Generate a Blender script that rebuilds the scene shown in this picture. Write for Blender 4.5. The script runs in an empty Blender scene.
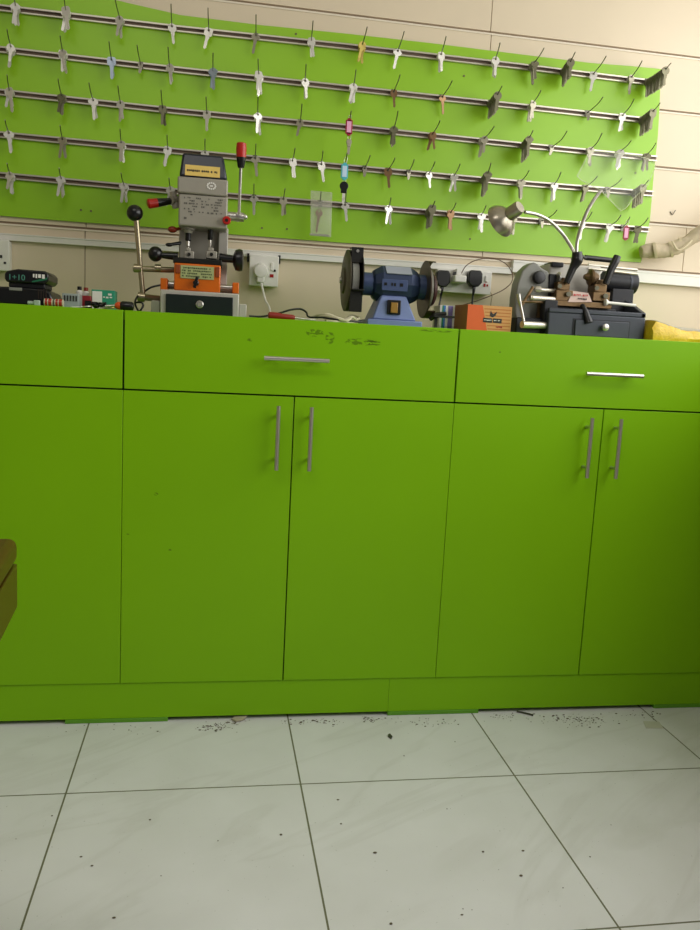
import bpy, bmesh, math, random
from mathutils import Vector, Matrix
random.seed(7)
C = bpy.context.scene.collection
PI = math.pi

# ------------------------------------------------------------------ camera
F_PX = 809.9
CAM = Vector((0.0, -2.0271, 0.9859))
YAW, PITCH, ROLL = 0.1706, -0.1446, 0.0513
fw = Vector((math.sin(YAW)*math.cos(PITCH), math.cos(YAW)*math.cos(PITCH), math.sin(PITCH)))
r0 = Vector((math.cos(YAW), -math.sin(YAW), 0)); u0 = r0.cross(fw)
rt = r0*math.cos(ROLL) + u0*math.sin(ROLL); up = -r0*math.sin(ROLL) + u0*math.cos(ROLL)
cd = bpy.data.cameras.new('camera'); co = bpy.data.objects.new('camera', cd); C.objects.link(co)
cd.sensor_fit = 'HORIZONTAL'; cd.sensor_width = 36; cd.lens = 36*F_PX/700; cd.clip_start = .02
co.matrix_world = Matrix(((rt.x, up.x, -fw.x, CAM.x), (rt.y, up.y, -fw.y, CAM.y), (rt.z, up.z, -fw.z, CAM.z), (0, 0, 0, 1)))
bpy.context.scene.camera = co

def at(px, py, Y):
    d = fw*F_PX + rt*(px-350) - up*(py-465)
    t = (Y-CAM.y)/d.y
    return CAM + d*t

# ------------------------------------------------------------------ dimensions
H = 1.0453; H2 = .8568; H3 = .1068; H4 = .0111
S1 = -.2165; W = .4158; D = .48; T = .51; X0 = -.2929; YG = -.326

# ------------------------------------------------------------------ materials
def lin(h):
    if isinstance(h, str): h = tuple(int(h[i:i+2], 16) for i in (0, 2, 4))
    o = []
    for c in h:
        c /= 255
        o.append(c/12.92 if c <= .04045 else ((c+.055)/1.055)**2.4)
    return (o[0], o[1], o[2], 1)
_m = {}
def mat(name, col, rough=.5, metal=0, var=.08, scale=40, bump=0, emit=0, alpha=1, trans=0, spec=.5):
    if name in _m: return _m[name]
    m = bpy.data.materials.new(name); m.use_nodes = True; nt = m.node_tree; N = nt.nodes; L = nt.links
    b = N['Principled BSDF']; c = lin(col)
    b.inputs['Roughness'].default_value = rough; b.inputs['Metallic'].default_value = metal
    b.inputs['Specular IOR Level'].default_value = spec
    tc = N.new('ShaderNodeTexCoord'); no = N.new('ShaderNodeTexNoise'); no.inputs['Scale'].default_value = scale
    no.inputs['Detail'].default_value = 5
    L.new(tc.outputs['Object'], no.inputs['Vector'])
    mx = N.new('ShaderNodeMix'); mx.data_type = 'RGBA'
    mx.inputs[6].default_value = tuple(x*(1-var) for x in c[:3])+(1,)
    mx.inputs[7].default_value = tuple(min(1, x*(1+var)) for x in c[:3])+(1,)
    L.new(no.outputs['Fac'], mx.inputs[0]); L.new(mx.outputs[2], b.inputs['Base Color'])
    if bump:
        bp = N.new('ShaderNodeBump'); bp.inputs['Strength'].default_value = bump; bp.inputs['Distance'].default_value = .002
        L.new(no.outputs['Fac'], bp.inputs['Height']); L.new(bp.outputs['Normal'], b.inputs['Normal'])
    if alpha < 1: b.inputs['Alpha'].default_value = alpha
    if trans: b.inputs['Transmission Weight'].default_value = trans
    if emit:
        b.inputs['Emission Color'].default_value = c; b.inputs['Emission Strength'].default_value = emit
    _m[name] = m; return m

def mixnode(N, L, fac, a, b):
    x = N.new('ShaderNodeMix'); x.data_type = 'RGBA'
    for i, v in ((0, fac), (6, a), (7, b)):
        if isinstance(v, (tuple, float, int)): x.inputs[i].default_value = v
        else: L.new(v, x.inputs[i])
    return x.outputs[2]
def mth(N, L, op, a, b=0, c=None):
    x = N.new('ShaderNodeMath'); x.operation = op
    for i, v in enumerate((a, b) if c is None else (a, b, c)):
        if isinstance(v, (float, int)): x.inputs[i].default_value = v
        else: L.new(v, x.inputs[i])
    return x.outputs[0]

def green_mat(name, col, rough, stains=(), spec=.22):
    """green laminate; stains = (x, z, rx, rz) scuffs in world metres (objects keep their mesh in world axes)"""
    m = bpy.data.materials.new(name); m.use_nodes = True; nt = m.node_tree; N = nt.nodes; L = nt.links
    b = N['Principled BSDF']; b.inputs['Roughness'].default_value = rough; b.inputs['Specular IOR Level'].default_value = spec
    g = N.new('ShaderNodeNewGeometry'); c = lin(col)
    n1 = N.new('ShaderNodeTexNoise'); n1.inputs['Scale'].default_value = 2.2; L.new(g.outputs['Position'], n1.inputs['Vector'])
    col0 = mixnode(N, L, n1.outputs['Fac'], tuple(x*.93 for x in c[:3])+(1,), tuple(x*1.07 for x in c[:3])+(1,))
    n2 = N.new('ShaderNodeTexNoise'); n2.inputs['Scale'].default_value = 130; n2.inputs['Detail'].default_value = 3
    mp = N.new('ShaderNodeMapping'); mp.inputs['Scale'].default_value = (.45, 1, 1.2)
    L.new(g.outputs['Position'], mp.inputs['Vector']); L.new(mp.outputs[0], n2.inputs['Vector'])
    sp = N.new('ShaderNodeSeparateXYZ'); L.new(g.outputs['Position'], sp.inputs[0])
    for (sx, sz, rx, rz) in stains:
        dx = mth(N, L, 'DIVIDE', mth(N, L, 'SUBTRACT', sp.outputs[0], sx), rx)
        dz = mth(N, L, 'DIVIDE', mth(N, L, 'SUBTRACT', sp.outputs[2], sz), rz)
        d = mth(N, L, 'ADD', mth(N, L, 'MULTIPLY', dx, dx), mth(N, L, 'MULTIPLY', dz, dz))
        k = mth(N, L, 'SUBTRACT', 1.0, d)
        mk = mth(N, L, 'MULTIPLY', mth(N, L, 'MAXIMUM', k, 0.0), mth(N, L, 'GREATER_THAN', n2.outputs['Fac'], .5))
        mk = mth(N, L, 'MINIMUM', mth(N, L, 'MULTIPLY', mk, 2), .55)
        col0 = mixnode(N, L, mk, col0, lin('2a3a08'))
    L.new(col0, b.inputs['Base Color'])
    return m

GREEN = '7fb905'
M_green = green_mat('green_laminate', GREEN, .38)
def stn(px, py, rx, rz): p = at(px, py, 0); return (p.x, p.z, rx, rz)
M_drawer = green_mat('green_laminate_scuffed', GREEN, .38, [stn(315, 333, .024, .010), stn(330, 338, .012, .016), stn(360, 342, .045, .009), stn(250, 340, .008, .004), stn(500, 352, .003, .003), stn(374, 343, .02, .007), stn(437, 331, .05, .003)])
M_doorm = green_mat('green_laminate_marked', GREEN, .38, [stn(170, 550, .004, .003), stn(156, 494, .006, .004), stn(385, 388, .05, .004), stn(128, 534, .004, .002)])
M_board = green_mat('green_board_vinyl', '90c40c', .42, spec=.6)
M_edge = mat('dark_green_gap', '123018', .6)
M_chrome = mat('brushed_steel', 'c8c4bc', .3, .9, .05)
M_alu = mat('aluminium', 'c9c2b4', .38, .7, .06)
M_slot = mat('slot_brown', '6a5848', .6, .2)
M_wire = mat('hook_wire', '6e6a60', .35, .8)
M_white = mat('white_plastic', 'e6e4dc', .35, 0, .03)
M_black = mat('black_plastic', '0d0d0e', .3, 0, .2)
M_blackm = mat('black_metal', '15140f', .45, .3, .3)
M_red = mat('red_plastic', 'b81c10', .35)
M_grey = mat('machine_grey', '9c978a', .45, .1, .06)
M_greyl = mat('machine_light_grey', 'b6b2a8', .45, .1, .06)
M_navy = mat('navy_plastic', '161b2a', .35)
M_orange = mat('orange_paint', 'd86808', .35, .1, .08)
M_yel = mat('yellow_label', 'e0c060', .5)
M_ink = mat('label_ink', '22201c', .6)
M_lime = mat('pale_green_label', 'a8b078', .5)
M_darkg = mat('dark_green_panel', '101c18', .35)
M_blue = mat('grinder_blue', '43527a', .38, .2, .15, 60)
M_blued = mat('grinder_dark_blue', '2c3a58', .4, .3, .15, 60)
M_bluel = mat('grinder_base_blue', '7484b4', .42, .1, .1)
M_stone = mat('grinding_stone', '9a9a92', .9, 0, .15, 400, .4)
M_bronze = mat('worn_bronze', '6a5438', .4, .7, .3, 90)
M_cast = mat('cast_blue_grey', '383c46', .45, .2, .15, 50)
M_castd = mat('cast_dark', '1c1d22', .5, .2, .2)
M_cream = mat('cream_cable', 'c8c2a4', .5)
M_card = mat('brown_cardboard', '9a6838', .8, 0, .12)
M_cardo = mat('orange_cardboard', 'd85c1c', .6, 0, .06)
M_stripe = mat('tan_card', 'd09858', .6)
M_wirebr = mat('brown_wire', '5a3a28', .5)

def clear(name, col, a, rough=.15):
    m = bpy.data.materials.new(name); m.use_nodes = True; b = m.node_tree.nodes['Principled BSDF']
    N = m.node_tree.nodes; L = m.node_tree.links; n = N.new('ShaderNodeTexNoise'); n.inputs['Scale'].default_value = 60
    r = N.new('ShaderNodeMapRange'); r.inputs[3].default_value = a*.6; r.inputs[4].default_value = a*1.5; L.new(n.outputs['Fac'], r.inputs[0]); L.new(r.outputs[0], b.inputs['Alpha'])
    b.inputs['Base Color'].default_value = lin(col); b.inputs['Roughness'].default_value = rough; return m

# ------------------------------------------------------------------ mesh builder
class MB:
    def __init__(s): s.b = bmesh.new(); s.mi = 0
    def _mark(s, fs):
        for f in fs: f.material_index = s.mi
    def box(s, x0, x1, y0, y1, z0, z1, rot=None, c=None):
        vs = [s.b.verts.new((i, j, k)) for i in (-.5, .5) for j in (-.5, .5) for k in (-.5, .5)]
        fs = [s.b.faces.new([vs[q] for q in f]) for f in ((0, 1, 3, 2), (4, 6, 7, 5), (0, 4, 5, 1), (2, 3, 7, 6), (0, 2, 6, 4), (1, 5, 7, 3))]
        ctr = Vector(((x0+x1)/2, (y0+y1)/2, (z0+z1)/2)); sz = (abs(x1-x0), abs(y1-y0), abs(z1-z0))
        for v in vs:
            q = Vector((v.co.x*sz[0], v.co.y*sz[1], v.co.z*sz[2]))
            if rot is not None: q = rot @ q
            v.co = ctr + q
        s._mark(fs); return s
    def cyl(s, p0, p1, ra, rb=None, seg=20, sy=1):
        p0 = Vector(p0); p1 = Vector(p1); rb = ra if rb is None else rb
        d = p1-p0; q = d.to_track_quat('Z', 'Y').to_matrix()
        A = []; B = []
        for i in range(seg):
            a = 2*PI*i/seg; o = Vector((math.cos(a), math.sin(a)*sy, 0))
            A.append(s.b.verts.new(p0+q@(o*ra))); B.append(s.b.verts.new(p1+q@(o*rb)))
        fs = [s.b.faces.new((A[i], A[(i+1) % seg], B[(i+1) % seg], B[i])) for i in range(seg)]
        fs.append(s.b.faces.new(A[::-1])); fs.append(s.b.faces.new(B)); s._mark(fs); return s
    def lathe(s, p0, axis, prof, seg=28):
        """prof: list of (distance along the axis, radius)"""
        p0 = Vector(p0); ax = Vector(axis).normalized(); q = ax.to_track_quat('Z', 'Y').to_matrix()
        rings = []
        for (h, r) in prof:
            rings.append([s.b.verts.new(p0+q@Vector((math.cos(2*PI*i/seg)*max(r, 1e-5), math.sin(2*PI*i/seg)*max(r, 1e-5), h))) for i in range(seg)])
        fs = []
        for a, b in zip(rings, rings[1:]):
            for i in range(seg): fs.append(s.b.faces.new((a[i], a[(i+1) % seg], b[(i+1) % seg], b[i])))
        fs.append(s.b.faces.new(rings[0][::-1])); fs.append(s.b.faces.new(rings[-1])); s._mark(fs); return s
    def ball(s, p, r, sc=(1, 1, 1), nu=20, nv=12):
        p = Vector(p); vs = s.b.verts.new; R = []
        for j in range(1, nv):
            t = PI*j/nv
            R.append([vs(p+Vector((math.cos(2*PI*i/nu)*math.sin(t)*r*sc[0], math.sin(2*PI*i/nu)*math.sin(t)*r*sc[1], math.cos(t)*r*sc[2]))) for i in range(nu)])
        a = vs(p+Vector((0, 0, r*sc[2]))); z = vs(p-Vector((0, 0, r*sc[2]))); fs = []
        for i in range(nu):
            k = (i+1) % nu
            fs.append(s.b.faces.new((a, R[0][i], R[0][k]))); fs.append(s.b.faces.new((z, R[-1][k], R[-1][i])))
            for A, B in zip(R, R[1:]): fs.append(s.b.faces.new((A[i], B[i], B[k], A[k])))
        s._mark(fs); return s
    def tube(s, pts, r, seg=8, n=6, smooth=True):
        P = [Vector(p) for p in pts]; rr = r if isinstance(r, (list, tuple)) else [r]*len(P)
        if smooth and len(P) > 2:
            Q = []; R = []
            for i in range(len(P)-1):
                a = P[max(i-1, 0)]; b = P[i]; c = P[i+1]; d = P[min(i+2, len(P)-1)]
                for k in range(n):
                    t = k/n
                    Q.append(.5*((2*b)+(c-a)*t+(2*a-5*b+4*c-d)*t*t+(3*b-a-3*c+d)*t**3)); R.append(rr[i]*(1-t)+rr[i+1]*t)
            Q.append(P[-1]); R.append(rr[-1]); P, rr = Q, R
        rings = []; nrm = None
        for i, p in enumerate(P):
            d = (P[min(i+1, len(P)-1)]-P[max(i-1, 0)]).normalized()
            if nrm is None:
                nrm = d.orthogonal().normalized()
            nrm = (nrm-d*nrm.dot(d)).normalized(); bn = d.cross(nrm)
            rings.append([s.b.verts.new(p+(nrm*math.cos(2*PI*k/seg)+bn*math.sin(2*PI*k/seg))*rr[i]) for k in range(seg)])
        fs = []
        for a, b in zip(rings, rings[1:]):
            for k in range(seg): fs.append(s.b.faces.new((a[k], a[(k+1) % seg], b[(k+1) % seg], b[k])))
        fs.append(s.b.faces.new(rings[0][::-1])); fs.append(s.b.faces.new(rings[-1])); s._mark(fs); return s
    def prism(s, pts, off):
        """closed outline of 3-D points extruded by the vector off"""
        off = Vector(off); A = [s.b.verts.new(Vector(p)) for p in pts]; B = [s.b.verts.new(Vector(p)+off) for p in pts]
        n = len(A); fs = [s.b.faces.new(A), s.b.faces.new(B[::-1])]
        for i in range(n): fs.append(s.b.faces.new((A[i], B[i], B[(i+1) % n], A[(i+1) % n])))
        s._mark(fs); return s
    def build(s, name, mats, parent=None, base=None, smooth=True, bevel=0, kind=None):
        bmesh.ops.recalc_face_normals(s.b, faces=s.b.faces)
        org = Vector((0, 0, 0))
        if parent is not None: org = Vector(parent['_o'])
        elif base is not None: org = Vector(base)
        bmesh.ops.translate(s.b, verts=s.b.verts, vec=-org)
        me = bpy.data.meshes.new(name); s.b.to_mesh(me); s.b.free()
        for m in (mats if isinstance(mats, (list, tuple)) else [mats]): me.materials.append(m)
        if smooth:
            for p in me.polygons: p.use_smooth = True
            try: me.set_sharp_from_angle(angle=math.radians(38))
            except Exception: pass
        o = bpy.data.objects.new(name, me); C.objects.link(o)
        if bevel:
            bv = o.modifiers.new('bevel', 'BEVEL'); bv.width = bevel; bv.segments = 2; bv.limit_method = 'ANGLE'; bv.angle_limit = .8
            bv.harden_normals = False
        if parent is not None: o.parent = parent
        else: o.location = org
        o['_o'] = list(org)
        if kind: o['kind'] = kind
        return o

def tag(o, label, cat, group=None, kind=None):
    o['label'] = label; o['category'] = cat
    if group: o['group'] = group
    if kind: o['kind'] = kind
    return o
def thing(name, label, cat, loc, group=None):
    o = bpy.data.objects.new(name, None); C.objects.link(o); o.location = loc; o.empty_display_size = .05
    o['_o'] = list(loc); return tag(o, label, cat, group)
def rect(px0, py0, px1, py1, Y):
    ym = (py0+py1)/2; xm = (px0+px1)/2
    return at(px0, ym, Y).x, at(px1, ym, Y).x, at(xm, py1, Y).z, at(xm, py0, Y).z
def pbox(m, px0, py0, px1, py1, Y0, Y1, zb=None, zt=None):
    x0, x1, z0, z1 = rect(px0, py0, px1, py1, Y0)
    if zb is not None: z0 = zb
    if zt is not None: z1 = zt
    return m.box(x0, x1, Y0, Y1, z0, z1)
def PB(name, mt, par, *a, bevel=.0015, **k):
    m = MB(); pbox(m, *a, **k); return m.build(name, mt, par, bevel=bevel)
def marks(m, x0, x1, z0, z1, y, rows, cw=.0022, fill=.8):
    """small illegible print: rows of short raised dashes on a face looking towards -y"""
    rh = (z1-z0)/rows
    for r in range(rows):
        x = x0; zz = z1-rh*(r+.25)
        while x < x1-cw:
            w = cw*random.uniform(.6, 1.5)
            if random.random() < fill:
                h = rh*random.uniform(.35, .6); m.box(x, min(x+w, x1), y-.0004, y+.0004, zz-h, zz)
            x += w+cw*.45
    return m
def text_mesh(name, body, size, loc, rot, mt, parent, depth=.0006, align='CENTER'):
    cu = bpy.data.curves.new(name, 'FONT'); cu.body = body; cu.size = size; cu.extrude = depth; cu.align_x = align; cu.align_y = 'CENTER'
    o = bpy.data.objects.new(name, cu); C.objects.link(o); bpy.context.view_layer.update()
    me = bpy.data.meshes.new_from_object(o); bpy.data.objects.remove(o); me.materials.clear(); me.materials.append(mt)
    me.transform(Matrix.Translation(Vector(loc)-Vector(parent['_o'])) @ rot.to_4x4())
    n = bpy.data.objects.new(name, me); C.objects.link(n); n.parent = parent; n['_o'] = parent['_o']; return n
FRONT = Matrix.Rotation(PI/2, 3, 'X')

# ------------------------------------------------------------------ setting
def tile_floor():
    m = bpy.data.materials.new('floor_tiles'); m.use_nodes = True; nt = m.node_tree; N = nt.nodes; L = nt.links
    b = N['Principled BSDF']; g = N.new('ShaderNodeNewGeometry'); sp = N.new('ShaderNodeSeparateXYZ'); L.new(g.outputs['Position'], sp.inputs[0])
    def dist(out, o):
        t = mth(N, L, 'FRACT', mth(N, L, 'DIVIDE', mth(N, L, 'SUBTRACT', out, o-20*T), T))
        return mth(N, L, 'MULTIPLY', mth(N, L, 'MINIMUM', t, mth(N, L, 'SUBTRACT', 1.0, t)), T)
    gr = mth(N, L, 'LESS_THAN', mth(N, L, 'MINIMUM', dist(sp.outputs[0], X0), dist(sp.outputs[1], YG)), .0019)
    n1 = N.new('ShaderNodeTexNoise'); n1.inputs['Scale'].default_value = 5; n1.inputs['Detail'].default_value = 7; L.new(g.outputs['Position'], n1.inputs['Vector'])
    mp = N.new('ShaderNodeMapping'); mp.inputs['Scale'].default_value = (1, .25, 1)
    mr = N.new('ShaderNodeMapping'); mr.inputs['Rotation'].default_value = (0, 0, PI/2-.62)
    L.new(g.outputs['Position'], mr.inputs['Vector']); L.new(mr.outputs[0], mp.inputs['Vector'])
    wv = N.new('ShaderNodeTexNoise'); wv.inputs['Scale'].default_value = 4.2; wv.inputs['Detail'].default_value = 6; wv.inputs['Distortion'].default_value = 1.1
    L.new(mp.outputs[0], wv.inputs['Vector'])
    vein = mth(N, L, 'SUBTRACT', 1.0, mth(N, L, 'MINIMUM', mth(N, L, 'MULTIPLY', mth(N, L, 'ABSOLUTE', mth(N, L, 'SUBTRACT', wv.outputs['Fac'], .5)), 26.0), 1.0))
    c = mixnode(N, L, n1.outputs['Fac'], lin('ceceCC'), lin('e4e4e6'))
    c = mixnode(N, L, mth(N, L, 'MULTIPLY', vein, .10), c, lin('8f8b78'))
    n3 = N.new('ShaderNodeTexNoise'); n3.inputs['Scale'].default_value = 170; n3.inputs['Detail'].default_value = 2; L.new(g.outputs['Position'], n3.inputs['Vector'])
    c = mixnode(N, L, mth(N, L, 'MULTIPLY', mth(N, L, 'GREATER_THAN', n3.outputs['Fac'], .745), .55), c, lin('5c5848'))
    c = mixnode(N, L, gr, c, lin('6e6c58'))
    L.new(c, b.inputs['Base Color'])
    b.inputs['Roughness'].default_value = .34; b.inputs['Specular IOR Level'].default_value = .4
    bp = N.new('ShaderNodeBump'); bp.inputs['Strength'].default_value = .5; bp.inputs['Distance'].default_value = .002
    L.new(mth(N, L, 'SUBTRACT', 1.0, gr), bp.inputs['Height']); L.new(bp.outputs[0], b.inputs['Normal'])
    return m
XL, XR, YB, ZC = -2.4, 1.85, -4.2, 2.75
SILL, WT, WY0, WY1 = 1.08, 2.4, -2.7, .36
MB().box(XL, XR, YB, D+.06, -.08, 0).build('floor', tile_floor(), kind='structure')
M_wall = mat('wall_panel_beige', 'dccdb2', .5, 0, .05, 6)
M_wallp = mat('painted_wall', 'c9bda6', .7, 0, .03, 8)
M_ceil = mat('ceiling_white', 'd8d4ca', .8, 0, .02)
M_groove = mat('panel_groove', 'a08c74', .6)

# back wall: panels with real recessed grooves and joints
def zl(pxa, pya, pxb, pyb):      # mean height of an almost level line on the wall
    a = at(pxa, pya, D); b = at(pxb, pyb, D); return a, b
lines = [((229, 0), (700, 58)), ((655, 109.5), (700, 114)), ((655, 167), (700, 170.5)), ((648, 222), (700, 226.5)), ((0, 222), (540, 262))]
gz = []
for (a, b) in lines:
    pa, pb = zl(*a, *b); gz.append(((pa.z+pb.z)/2, pa, pb))
wb = MB()
wb.mi = 1; wb.box(XL, XR, D+.006, D+.06, 0, ZC); wb.mi = 0
def wline(pa, pb, x):
    k = (pb.z-pa.z)/(pb.x-pa.x)
    if abs(pb.x-pa.x) < .4: k = 0
    return pa.z+k*(x-pa.x) if k else (pa.z+pb.z)/2
GH = .0032
edges = sorted([(wline(pa, pb, XL), wline(pa, pb, XR)) for (_, pa, pb) in gz])
bands = [((0, 0), edges[0])] + [(edges[i], edges[i+1]) for i in range(len(edges)-1)] + [(edges[-1], (ZC, ZC))]
jx = {0: [at(85, 270, D).x, at(560, 300, D).x+.25], 1: [at(86, 245, D).x, at(482, 262, D).x, at(686, 236, D).x], 2: [.1], 3: [.4], 4: [at(491, 40, D).x], 5: [at(491, 25, D).x, -.9]}
for bi, (lo, hi) in enumerate(bands):
    xs = [XL]+sorted(jx.get(bi, []))+[XR]
    for i in range(len(xs)-1):
        a = xs[i]+(.0012 if i else 0); b = xs[i+1]-(.0012 if i < len(xs)-2 else 0)
        def zz(e, x): return e[0]+(e[1]-e[0])*(x-XL)/(XR-XL)
        g0 = GH if bi else 0; g1 = GH if bi < len(bands)-1 else 0
        wb.prism([(a, D, zz(lo, a)+g0), (b, D, zz(lo, b)+g0), (b, D, zz(hi, b)-g1), (a, D, zz(hi, a)-g1)], (0, .01, 0))
wb.build('wall_back', [M_wall, M_groove], kind='structure', smooth=False)
for i, e in enumerate(edges):      # thin aluminium insert in the lower lip of every groove
    m = MB(); 
    m.prism([(XL, D-.0025, e[0]-GH-.0045), (XR, D-.0025, e[1]-GH-.0045), (XR, D-.0025, e[1]-GH), (XL, D-.0025, e[0]-GH)], (0, .0024, 0))
    m.build('trim_%d' % (i+1), mat('groove_lip', 'e6dcc8', .45, 0, .03), kind='structure', smooth=False)
MB().box(XL-.08, XL, YB, D+.06, 0, ZC).build('wall_left', M_wallp, kind='structure')
MB().box(XL-.08, XR+.08, YB, D+.06, ZC, ZC+.08).build('ceiling', M_ceil, kind='structure')
# right side: unseen window added above the counter to let daylight in
wr = MB(); wr.box(XR, XR+.08, YB, D+.06, 0, SILL); wr.box(XR, XR+.08, YB, D+.06, WT, ZC); wr.box(XR, XR+.08, WY1, D+.06, SILL, WT); wr.box(XR, XR+.08, YB, WY0, SILL, WT)
wr.build('wall_right', M_wallp, kind='structure')
wf = MB()
for y in (WY0+.03, -2.2, -1.0, WY1-.03): wf.box(XR+.01, XR+.06, y-.03, y+.03, SILL, WT)
wf.box(XR+.01, XR+.06, WY0, WY1, SILL, SILL+.05); wf.box(XR+.01, XR+.06, WY0, WY1, WT-.05, WT)
wf.build('window_1', M_alu, kind='structure')
MB().box(XR+.032, XR+.038, WY0+.03, WY1-.03, SILL+.05, WT-.05).build('window_pane_1', clear('window_glass', 'f0f4f4', .06, .03), kind='structure')

# ------------------------------------------------------------------ cabinets
def handle(par, c, vertical, name='handle'):
    m = MB(); r = .0052; Lh = .080; q = .054; off = .030
    c = Vector(c)
    ax = Vector((0, 0, 1)) if vertical else Vector((1, 0, 0))
    m.cyl(c-ax*Lh+Vector((0, -off, 0)), c+ax*Lh+Vector((0, -off, 0)), r)
    for s in (-1, 1): m.cyl(c+ax*q*s+Vector((0, .001, 0)), c+ax*q*s+Vector((0, -off, 0)), .0042)
    o = m.build(name, M_chrome, par); o['label'] = 'steel bar handle'; return o
cab_labels = [('base_cabinet', 'green base cabinet at the left end, below the battery charger and small boxes'),
              ('base_cabinet', 'green base cabinet with scuffed drawer below the vertical key machine and the bench grinder'),
              ('base_cabinet', 'green base cabinet on the right, below the key duplicator with gooseneck lamp')]
G = .0022
for ci, (nm, lb) in enumerate(cab_labels):
    xa = S1+(ci-1)*2*W; xb = xa+2*W; xm = xa+W
    t = thing(nm, lb, 'cabinet', ((xa+xb)/2, .22, H4), 'row of green base cabinets')
    m = MB(); th = .016
    m.box(xa+.0005, xa+th, .022, D-.03, H3, H-.022); m.box(xb-th, xb-.0005, .022, D-.03, H3, H-.022)
    m.box(xa+th, xb-th, .022, D-.03, H3, H3+th); m.box(xa+th, xb-th, .022, D-.03, H2-.01, H2+.006); m.box(xa+th, xb-th, D-.04, D-.03, H3+th, H-.022)
    m.box(xm-.008, xm+.008, .022, D-.1, H3+th, H2-.01); m.box(xa+.0005, xb-.0005, .0195, .022, H3, H-.022)
    m.build('carcass', M_edge, t, smooth=False)
    wide = G
    dr = MB().box(xa+wide, xb-wide, 0, .018, H2+wide*.8, H).build('drawer', M_drawer if ci else M_green, t, bevel=.0008)
    dp = at(297, 359.5, -.03) if ci == 1 else (at(615, 375, -.03) if ci == 2 else at(-45, 345, -.03))
    handle(dr, (dp.x if ci else xm, 0, dp.z), False)
    for k in (0, 1):
        x0 = xa+k*W; x1 = x0+W
        gl = .0006 if k == 0 else .0015; gg = .0015 if k == 0 else .0006
        d = MB().box(x0+gl, x1-gg, 0, .018, H3+.001, H2-G).build('door', M_doorm if (ci == 1) else M_green, t, bevel=.0008)
        hx = (x1-.035) if k == 0 else (x0+.035)
        if ci == 1: hp = at(277.5 if k == 0 else 310.5, 439, -.03); hx = hp.x
        elif ci == 2: hp = at(589.5 if k == 0 else 618.5, 449, -.03); hx = hp.x
        handle(d, (hx, 0, H2-.104), True)
CX0 = S1-2*W; CX1 = S1+4*W
tag(MB().box(CX0, CX1, .0185, D-.001, H-.022, H-.0005).build('worktop', M_green, base=((CX0+CX1)/2, .25, H-.022), smooth=False), 'continuous green worktop carrying the key machines and the grinder', 'worktop')
m = MB()
jx = [CX0, at(389, 695, 0).x, CX1]
for a, b in zip(jx, jx[1:]): m.box(a+.0002, b-.0002, .004, .022, H4, H3-.0005)
tag(m.build('plinth', M_green, base=((CX0+CX1)/2, .012, H4), smooth=False, bevel=.0006), 'long green plinth board below all the cabinet doors', 'plinth')
for (a, b, lb) in ((65, 168, 'flat green packing block under the plinth at the left, below the left door seam'), (387, 478, 'flat green packing block under the middle of the plinth'), (652, 728, 'flat green packing block under the right end of the plinth')):
    xa = at(a, 721, .004).x; xb = at(b, 713, .004).x
    tag(MB().box(xa, xb, .002, .10, 0, H4-.0003).build('packing_block', mat('block_green', '5c9a1c', .5), base=((xa+xb)/2, .05, 0), bevel=.001), lb, 'block', 'packing blocks under the plinth')
# dark carcass supports behind the plinth so the cabinets stand on the floor
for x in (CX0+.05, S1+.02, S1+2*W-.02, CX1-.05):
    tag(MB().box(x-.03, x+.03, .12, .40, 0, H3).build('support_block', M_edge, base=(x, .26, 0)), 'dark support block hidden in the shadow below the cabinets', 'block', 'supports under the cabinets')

# unseen counter added along the window wall, shades the lower right of the cabinets
sc_ = thing('shading_counter', 'unseen pale beige counter added under the window to shade the lower right green cabinet', 'counter', (1.66, -.9, 0))
MB().box(1.475, XR-.002, -1.95, D-.002, H-.03, H-.001).build('shading_counter_top', mat('counter_beige', 'b8ac9a', .5), sc_, bevel=.001)
MB().box(1.50, XR-.002, -1.93, D-.01, .10, H-.0305).build('shading_counter_body', mat('counter_beige', 'b8ac9a', .5), sc_)
MB().box(1.52, XR-.002, -1.90, D-.01, 0, .0995).build('shading_counter_plinth', mat('counter_beige', 'b8ac9a', .5), sc_)
# ------------------------------------------------------------------ green board with rails and hooks
BY = D-.0012-.006
outl = [(-90, -16), (40, -7), (116, 0), (128, 3), (170, 12.5), (180, 15), (260, 25), (350, 34), (430, 43), (510, 53), (550, 58), (591, 63), (630, 66), (661, 69), (659.5, 108), (658, 135), (654, 172), (650, 220), (641, 262.5),
        (560, 256.5), (510, 253), (463, 250), (340, 242.5), (229, 234), (164, 228), (80, 222), (0, 215.6), (-90, 208)]
bt = thing('green_board', 'large bright green display board fixed to the beige wall, full of keys', 'board', (.2, D, 1.3))
MB().prism([at(x, y, BY) for (x, y) in outl], (0, .005, 0)).build('panel', M_board, bt, smooth=False)
m = MB()
m.b.free()
for (x, y) in ((470, 239), (635.5, 173), (262, 228), (81, 210), (296, 34), (464, 76), (287, 229), (91, 211)):
    m = MB(); p = at(x, y, BY); m.cyl(p+Vector((0, -.0015, 0)), p+Vector((0, .002, 0)), .0028, seg=12); m.build('screw', M_slot, bt)

RY = BY            # rails sit on the board face
rails = [((-90, 0.5), (0, 8.5), (180, 29.6), (350, 47.6), (520, 67), (645, 82.5)),
         ((-90, 41), (0, 50), (180, 70.7), (350, 89), (520, 107), (647, 121)),
         ((-90, 84), (0, 92.6), (180, 112), (350, 128), (520, 145.5), (656, 159)),
         ((-90, 126), (0, 135), (180, 152), (350, 168), (520, 183.5), (652, 194)),
         ((-90, 168), (0, 175.5), (180, 192), (350, 206), (520, 220), (648, 230))]
names = ['top', 'second', 'middle', 'fourth', 'bottom']
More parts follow.
